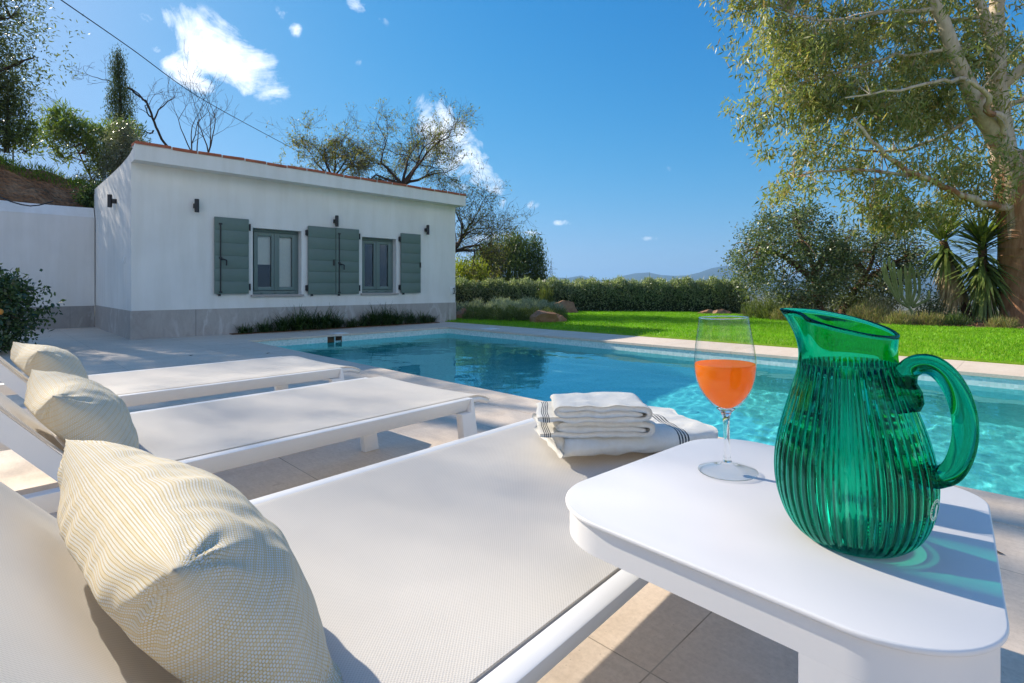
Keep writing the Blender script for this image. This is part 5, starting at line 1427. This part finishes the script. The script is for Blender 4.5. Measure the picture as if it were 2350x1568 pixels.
# young yuccas, cactus, understorey
def blade(mb, b, d, L, w, bend, n=5, rg=rng, mi=0):
    """sword-shaped leaf that bends under its weight"""
    d = unit(np.array(d, float)); side = np.cross(d, [0, 0, 1.0]); side = side / (np.linalg.norm(side) + 1e-6); p = np.array(b, float); V = []
    for k in range(n + 1):
        f = k / n; ww = w * (0.55 + 1.1 * f if f < .4 else (1 - f) / .6) * .5 if k < n else .001
        V += [p - side * ww, p + side * ww]
        p = p + d * L / n; d = unit(d + np.array([0, 0, -bend]))
    mb.add(V, [(2 * k, 2 * k + 1, 2 * k + 3, 2 * k + 2) for k in range(n)], mi)
def yucca(label, top, foot, D, n, hang, skirt, seed):
    rg = np.random.default_rng(seed)
    T_, B_ = PT(*top, D), PT(*foot, D); B_[2] = 0
    t = empty('yucca', B_); tag(t, label, 'yucca', 'yuccas beside the eucalyptus trunk')
    mb = MB(); limb(mb, [B_, B_ * .6 + T_ * .4 + rg.normal(size=3) * .04, T_], .10, .07, 9); mb.build('trunk', M['brownbark'], t, smooth=True)
    mb = MB()
    for k in range(n):
        f = rg.random(); az = rg.random() * 2 * math.pi
        el = 1.25 - 2.6 * f + rg.normal() * .18
        base = T_ + (B_ - T_) * max(0, f - .25) * hang
        dd = np.array([math.cos(az) * math.cos(el), math.sin(az) * math.cos(el), math.sin(el)]) if el > -1.35 else np.array([math.cos(az) * .22, math.sin(az) * .22, -.97])
        blade(mb, base + dd * .05, dd, (.66 + .3 * rg.random()), .066, .05 + .12 * rg.random(), 5, rg)
    mb.build('blades', LEAF['yucca'], t)
    mb = MB()
    for k in range(skirt):
        f = rg.random(); az = rg.random() * 2 * math.pi; base = T_ + (B_ - T_) * (.16 + .40 * f)
        dd = np.array([math.cos(az) * .42, math.sin(az) * .42, -.9]); blade(mb, base + dd * .08, dd, .42 + .3 * rg.random(), .05, .12, 4, rg)
    if skirt: mb.build('dead_leaf_skirt', LEAF['yuccadry'], t)
    rel(t)
yucca('yucca with a skirt of dead tan leaves, left one of the pair', (2163, 552), (2226, 752), 11.3, 130, .22, 420, 4)
yucca('yucca with long drooping green blades down to the ground, right one of the pair', (2254, 560), (2266, 752), 10.9, 430, .72, 40, 9)
CD = 12.1
t = empty('candelabra_cactus', ON(2098, 733)); tag(t, 'pale green candelabra cactus with many upright arms before the dark tree', 'cactus')
mb = MB()
def cact(pts, r=.045):
    P = smooth_path(px_path(pts, CD), 4); V = []; m = len(P); ns = 10
    for i, p in enumerate(P):
        rr = r * (1 if i < m - 2 else (.8 if i == m - 2 else .25))
        tg = unit(P[min(i + 1, m - 1)] - P[max(i - 1, 0)]); e1 = unit(np.cross(tg, FW)); e2 = np.cross(tg, e1)
        for k in range(ns):
            th = 2 * math.pi * k / ns; q = rr * (1 if k % 2 == 0 else .62); V.append(p + q * (math.cos(th) * e1 + math.sin(th) * e2))
    fs = [(i * ns + k, i * ns + (k + 1) % ns, (i + 1) * ns + (k + 1) % ns, (i + 1) * ns + k) for i in range(m - 1) for k in range(ns)] + [tuple(range((m - 1) * ns, m * ns))]
    mb.add(V, fs)
for pts in ([(2100, 738), (2092, 716), (2086, 706)], [(2086, 706), (2062, 690), (2040, 655), (2026, 620), (2024, 612)], [(2048, 668), (2034, 630), (2028, 592)], [(2060, 686), (2048, 640), (2040, 600), (2042, 588)], [(2064, 686), (2056, 650), (2052, 620), (2049, 600)],
            [(2086, 704), (2070, 680), (2066, 645), (2068, 614)], [(2082, 700), (2080, 650), (2076, 608)], [(2086, 704), (2090, 670), (2088, 640), (2089, 603)], [(2090, 700), (2100, 665), (2098, 640), (2095, 614)], [(2092, 704), (2108, 680), (2110, 650), (2107, 622)],
            [(2094, 706), (2115, 695), (2130, 685), (2132, 665)], [(2066, 684), (2070, 665), (2062, 630), (2060, 618)], [(2044, 655), (2036, 650), (2030, 640), (2030, 630)], [(2088, 690), (2084, 660), (2084, 630)]): cact(pts, .031)
g = G('cactus_skin'); cz = g.noise(g.pos, 7, 4)
mb.build('stems', g.done(g.pbsdf(g.ramp(cz, [(.3, (.24, .31, .11)), (.7, (.40, .46, .20))]), .6, .3)), t, smooth=False); rel(t)
for i, (x, y, w, h, mt, n, lab) in enumerate([(1735, 733, 62, 40, 'rose', 1500, 'dark spiky tuft at the lawn edge below the left carob'), (1768, 735, 50, 42, 'rose', 1400, 'second dark spiky tuft below the left carob, nearer the jug'), (1800, 738, 54, 30, 'dry', 1000, 'olive dry tuft at the lawn edge behind the jug spout'), (1985, 742, 80, 38, 'dry', 1500, 'dry grass tuft left of the candelabra cactus'),
                                              (2010, 728, 100, 46, 'grey', 1600, 'grey green scrub behind the dry tuft by the cactus'), (2064, 748, 60, 24, 'dry', 900, 'dry brown tuft in front of the cactus foot'), (2130, 749, 64, 24, 'dry', 1000, 'dry brown tuft between the cactus and the first yucca'), (2190, 750, 60, 22, 'bushd', 800, 'low green tuft at the foot of the first yucca'), (2300, 755, 60, 18, 'dry', 700, 'dry tuft between the second yucca and the eucalyptus')]):
    p = ON(x, y); d = p @ FW; clump('grass_tuft', lab, (p[0], p[1], 0), w / FPX * d / 2, h / FPX * d, n, .12, .010, mt, 'scrub tufts along the lawn edge', 1.3, 'shrub', .2, .45)
upright('understorey_bush', 'dark bush in shadow behind the cactus and the first yucca', [(2120, 690), (2150, 655), (2185, 660), (2225, 690), (2230, 745), (2110, 748)], 13.2, .6, 330, 13, .07, .03, 'carob', .3, (.1, .1, .1), -.3, cat='bush')
upright('understorey_bush', 'grey green bush filling the gap under the two carob trees', [(1780, 700), (1860, 690), (1960, 700), (2040, 690), (2046, 735), (1770, 735)], 14.6, .6, 420, 13, .07, .03, 'carob', .3, (.1, .1, .1), -.3, cat='bush')
# bark litter under the eucalyptus
n = 1500; P = np.stack([12.7 + 2.2 * rng.random(n), -2.5 + 4.2 * rng.random(n), np.full(n, .006)], 1)
o = foliage('bark_litter', leaf_arrays(P, rng.normal(size=P.shape) * np.array([1, 1, .25]) + np.array([0, 0, .1]), .09, .022), leaf_mat('bark_scrap', [(.25, .13, .08), (.36, .22, .14), (.18, .09, .05)], .05, .9, .1)); tag(o, 'reddish scraps of bark littering the soil under the eucalyptus', 'litter', kind='stuff')

# strappy plants along the facade
STR = [(2.95, .10), (3.25, .13), (3.55, .2), (3.82, .25), (4.02, .22), (4.28, .24), (4.50, .17), (4.8, .12), (5.05, .15), (5.28, .25), (5.55, .24), (5.8, .2), (6.1, .16), (6.4, .15), (6.62, .11)]
SW = ['farthest left, smallest of all', 'second from the left', 'third from the left, below the first window', 'tallest below the first window', 'fifth from the left', 'below the left leaf of the shutter pair', 'below the middle of the shutter pair', 'low in the gap of the row', 'left of the skimmer', 'behind the skimmer', 'tallest below the second window', 'below the right of the second window', 'fourth from the right end', 'below the rightmost shutter', 'farthest right end of the row']
mb = MB(); mb.box((2.75, 8.93, -.02), (6.78, FAC_Y - .012, .012)); o = mb.build('plant_strip_soil', M['soil']); tag(o, kind='structure')
for (x, h), w in zip(STR, SW):
    m = MB(); h *= 1.3; n = int(70 + 260 * h)
    for k in range(n):
        az = rng.random() * 2 * math.pi; e = .75 + .6 * rng.random()
        dd = (math.cos(az) * math.cos(e), math.sin(az) * math.cos(e) - .12, math.sin(e))
        blade(m, (rng.normal() * .05, rng.normal() * .025, 0), dd, h * (1.1 + .7 * rng.random()), .014, .22 + .2 * rng.random(), 5)
    o = m.build('strap_leaf_plant', LEAF['strap'], loc=(x, 9.0, .012)); tag(o, 'dark strap leaved plant along the facade plinth, ' + w, 'plant', 'strap leaved plants along the facade')
# glossy shrub at the left edge
t = upright('citrus_shrub', 'glossy dark citrus shrub with an orange fruit at the left edge of the terrace', [(-130, 640), (-20, 632), (22, 640), (42, 652), (50, 664), (64, 684), (60, 712), (50, 736), (42, 760), (40, 786), (20, 796), (-130, 800)], 5.9, .42, 520, 13, .055, .03, 'citrus', .25, (.06, .06, .06), -.35, f=2.5, trunk=([(-30, 815), (-28, 760), (-20, 690)], .02, .008, 120, M['brownbark']), cat='shrub')
for (x, y, r) in ((-2, 716, .034), (-40, 700, .034)):
    bm = bmesh.new(); bmesh.ops.create_uvsphere(bm, u_segments=16, v_segments=10, radius=r); me = bpy.data.meshes.new('fruit'); bm.to_mesh(me); bm.free()
    o = link_mesh('fruit', me, plain('orange_peel', (.75, .28, .04), .5, .4, var=.1), t, True); o.location = Vector(PT(x, y, 5.45)) - Vector(t.location)
mb = MB(); q = ON(-20, 800); mb.prism([(q[0] - .5, q[1] - .28), (q[0] + .32, q[1] - .30), (q[0] + .34, q[1] + .32), (q[0] - .5, q[1] + .32)], -.01, .012); o = mb.build('tree_pit_soil', M['soil']); tag(o, kind='structure')

# chain link fence on the bank
t = empty('chain_link_fence', PT(150, 400, 12.9)); tag(t, 'faint chain link fence standing on the bank behind the oleander', 'fence')
mb = MB(); p0, p1 = PT(30, 400, 13.0), PT(330, 470, 13.6); T0, T1 = PT(30, 178, 13.0), PT(330, 345, 13.6)
W_ = 3.4; s_ = .085
def fp(a, b): return (p0 * (1 - a) + p1 * a) * (1 - b) + (T0 * (1 - a) + T1 * a) * b
na = int(W_ / s_ / 1.0); 
for k in range(-30, na + 30):
    for sg in (1, -1):
        pts = []
        for b in (0, 1):
            a = (k * s_ + sg * b * 2.4) / W_; pts.append((a, b))
        (a0, b0), (a1, b1) = pts
        # clip to the panel
        lo, hi = 0.0, 1.0
        da = a1 - a0
        for lim, si in ((0, 1), (1, -1)):
            tt = (lim - a0) / da
            if (da > 0) == (si > 0): lo = max(lo, tt)
            else: hi = min(hi, tt)
        if hi - lo > .02: mb.tube([fp(a0 + da * lo, lo), fp(a0 + da * hi, hi)], .0022, 3, cap=False)
mb.build('wire_mesh', plain('galvanised_wire', (.30, .34, .38), .5, .5, .6), t)
mb = MB(); mb.tube([fp(0, 1), fp(1, 1)], .004, 4); mb.tube([fp(0, 0), fp(0, 1.02)], .018, 6); mb.tube([fp(1, 0), fp(1, 1.05)], .018, 6); mb.build('posts', plain('galvanised_post', (.25, .28, .3), .5, .5, .5), t); rel(t)
# overhead cable
P = [PT(60, -58, 8.0), PT(140, 0, 9.0), PT(300, 111, 11.5), PT(450, 219, 14.5), PT(600, 303, 18.5), PT(705, 358, 22)]
mb = MB(); mb.tube(smooth_path(P, 6), .011, 6); o = mb.build('overhead_cable', plain('cable_black', (.03, .035, .05), .6, .3), smooth=True); tag(o, 'thin overhead cable crossing the sky from the top left to the almond trees', 'cable')
# pylon
t = empty('electricity_pylon', PT(1265, 650, 520)); tag(t, 'grey lattice electricity pylon far off behind the hedge', 'pylon')
mb = MB(); B0 = PT(1265, 668, 520); Ht = 31.0; 
def lp(h, sx, sy): 
    w = 2.6 * (1 - .82 * min(1, h / 24)) * (1 if h < 24 else max(.05, 1 - (h - 24) / 7)); return B0 + RT * sx * w + FW * sy * w + np.array([0, 0, h])
for sx in (-1, 1):
    for sy in (-1, 1): mb.tube([lp(h, sx, sy) for h in (0, 8, 16, 24, 31)], .16, 4)
hs = [0, 5, 9.5, 13.5, 17, 20, 22.5, 25, 27.5]
for a, b in zip(hs, hs[1:]):
    for sy in (-1, 1): mb.tube([lp(a, -1, sy), lp(b, 1, sy)], .09, 3); mb.tube([lp(a, 1, sy), lp(b, -1, sy)], .09, 3)
mb.build('tower', plain('pylon_steel', (.16, .18, .2), .6, .4, .3), t)
mb = MB()
for h, l in ((21.5, 5.5), (17.5, 4.0)):
    c = B0 + np.array([0, 0, h]); mb.tube([c - RT * l * .4, c + RT * l * 1.15], .14, 4); mb.tube([c + RT * l * 1.15, c + np.array([0, 0, 2.2])], .09, 3)
mb.build('cross_arm', plain('pylon_arm', (.16, .18, .2), .6, .4, .3), t); rel(t)

# a few dry leaves on the paving
for k, (x, y) in enumerate([(438, 817), (604, 830), (615, 812), (330, 770), (355, 762), (1120, 690 + 60), (2282, 1268), (1085, 925), (1010, 955)]):
    p = ON(x, max(y, 700)); m = MB(); a = rng.random() * 6.28; l = .02 + .016 * rng.random(); c, s_ = math.cos(a), math.sin(a)
    V = [(-l, 0, 0), (0, l * .34, .006), (l, 0, .010), (0, -l * .34, .004), (0, 0, .0005)]; V = [(v[0] * c - v[1] * s_, v[0] * s_ + v[1] * c, v[2]) for v in V]
    m.add(V, [(0, 4, 1), (1, 4, 2), (2, 4, 3), (3, 4, 0)]); o = m.build('fallen_leaf', LEAF['yuccadry'] if k % 2 else M['brownbark'], loc=(p[0], p[1], .0025)); tag(o, 'small dry leaf fallen on the pale stone paving', 'leaf', 'dry leaves fallen on the paving')
# ---------------------------------------------------------------- air
x = 5600
mb = MB(); mb.box((-4600, -4600, -75), (5700, 5700, 190))
g = G('haze_air'); v = g.N.new('ShaderNodeVolumePrincipled')
v.inputs['Color'].default_value = (.36, .64, 1.0, 1); v.inputs['Density'].default_value = HAZE; v.inputs['Anisotropy'].default_value = .2
g.L.new(v.outputs[0], g.out.inputs['Volume'])
haze = mb.build('haze', g.m); tag(haze, 'thin blue haze over the distant hills', 'haze', kind='stuff')
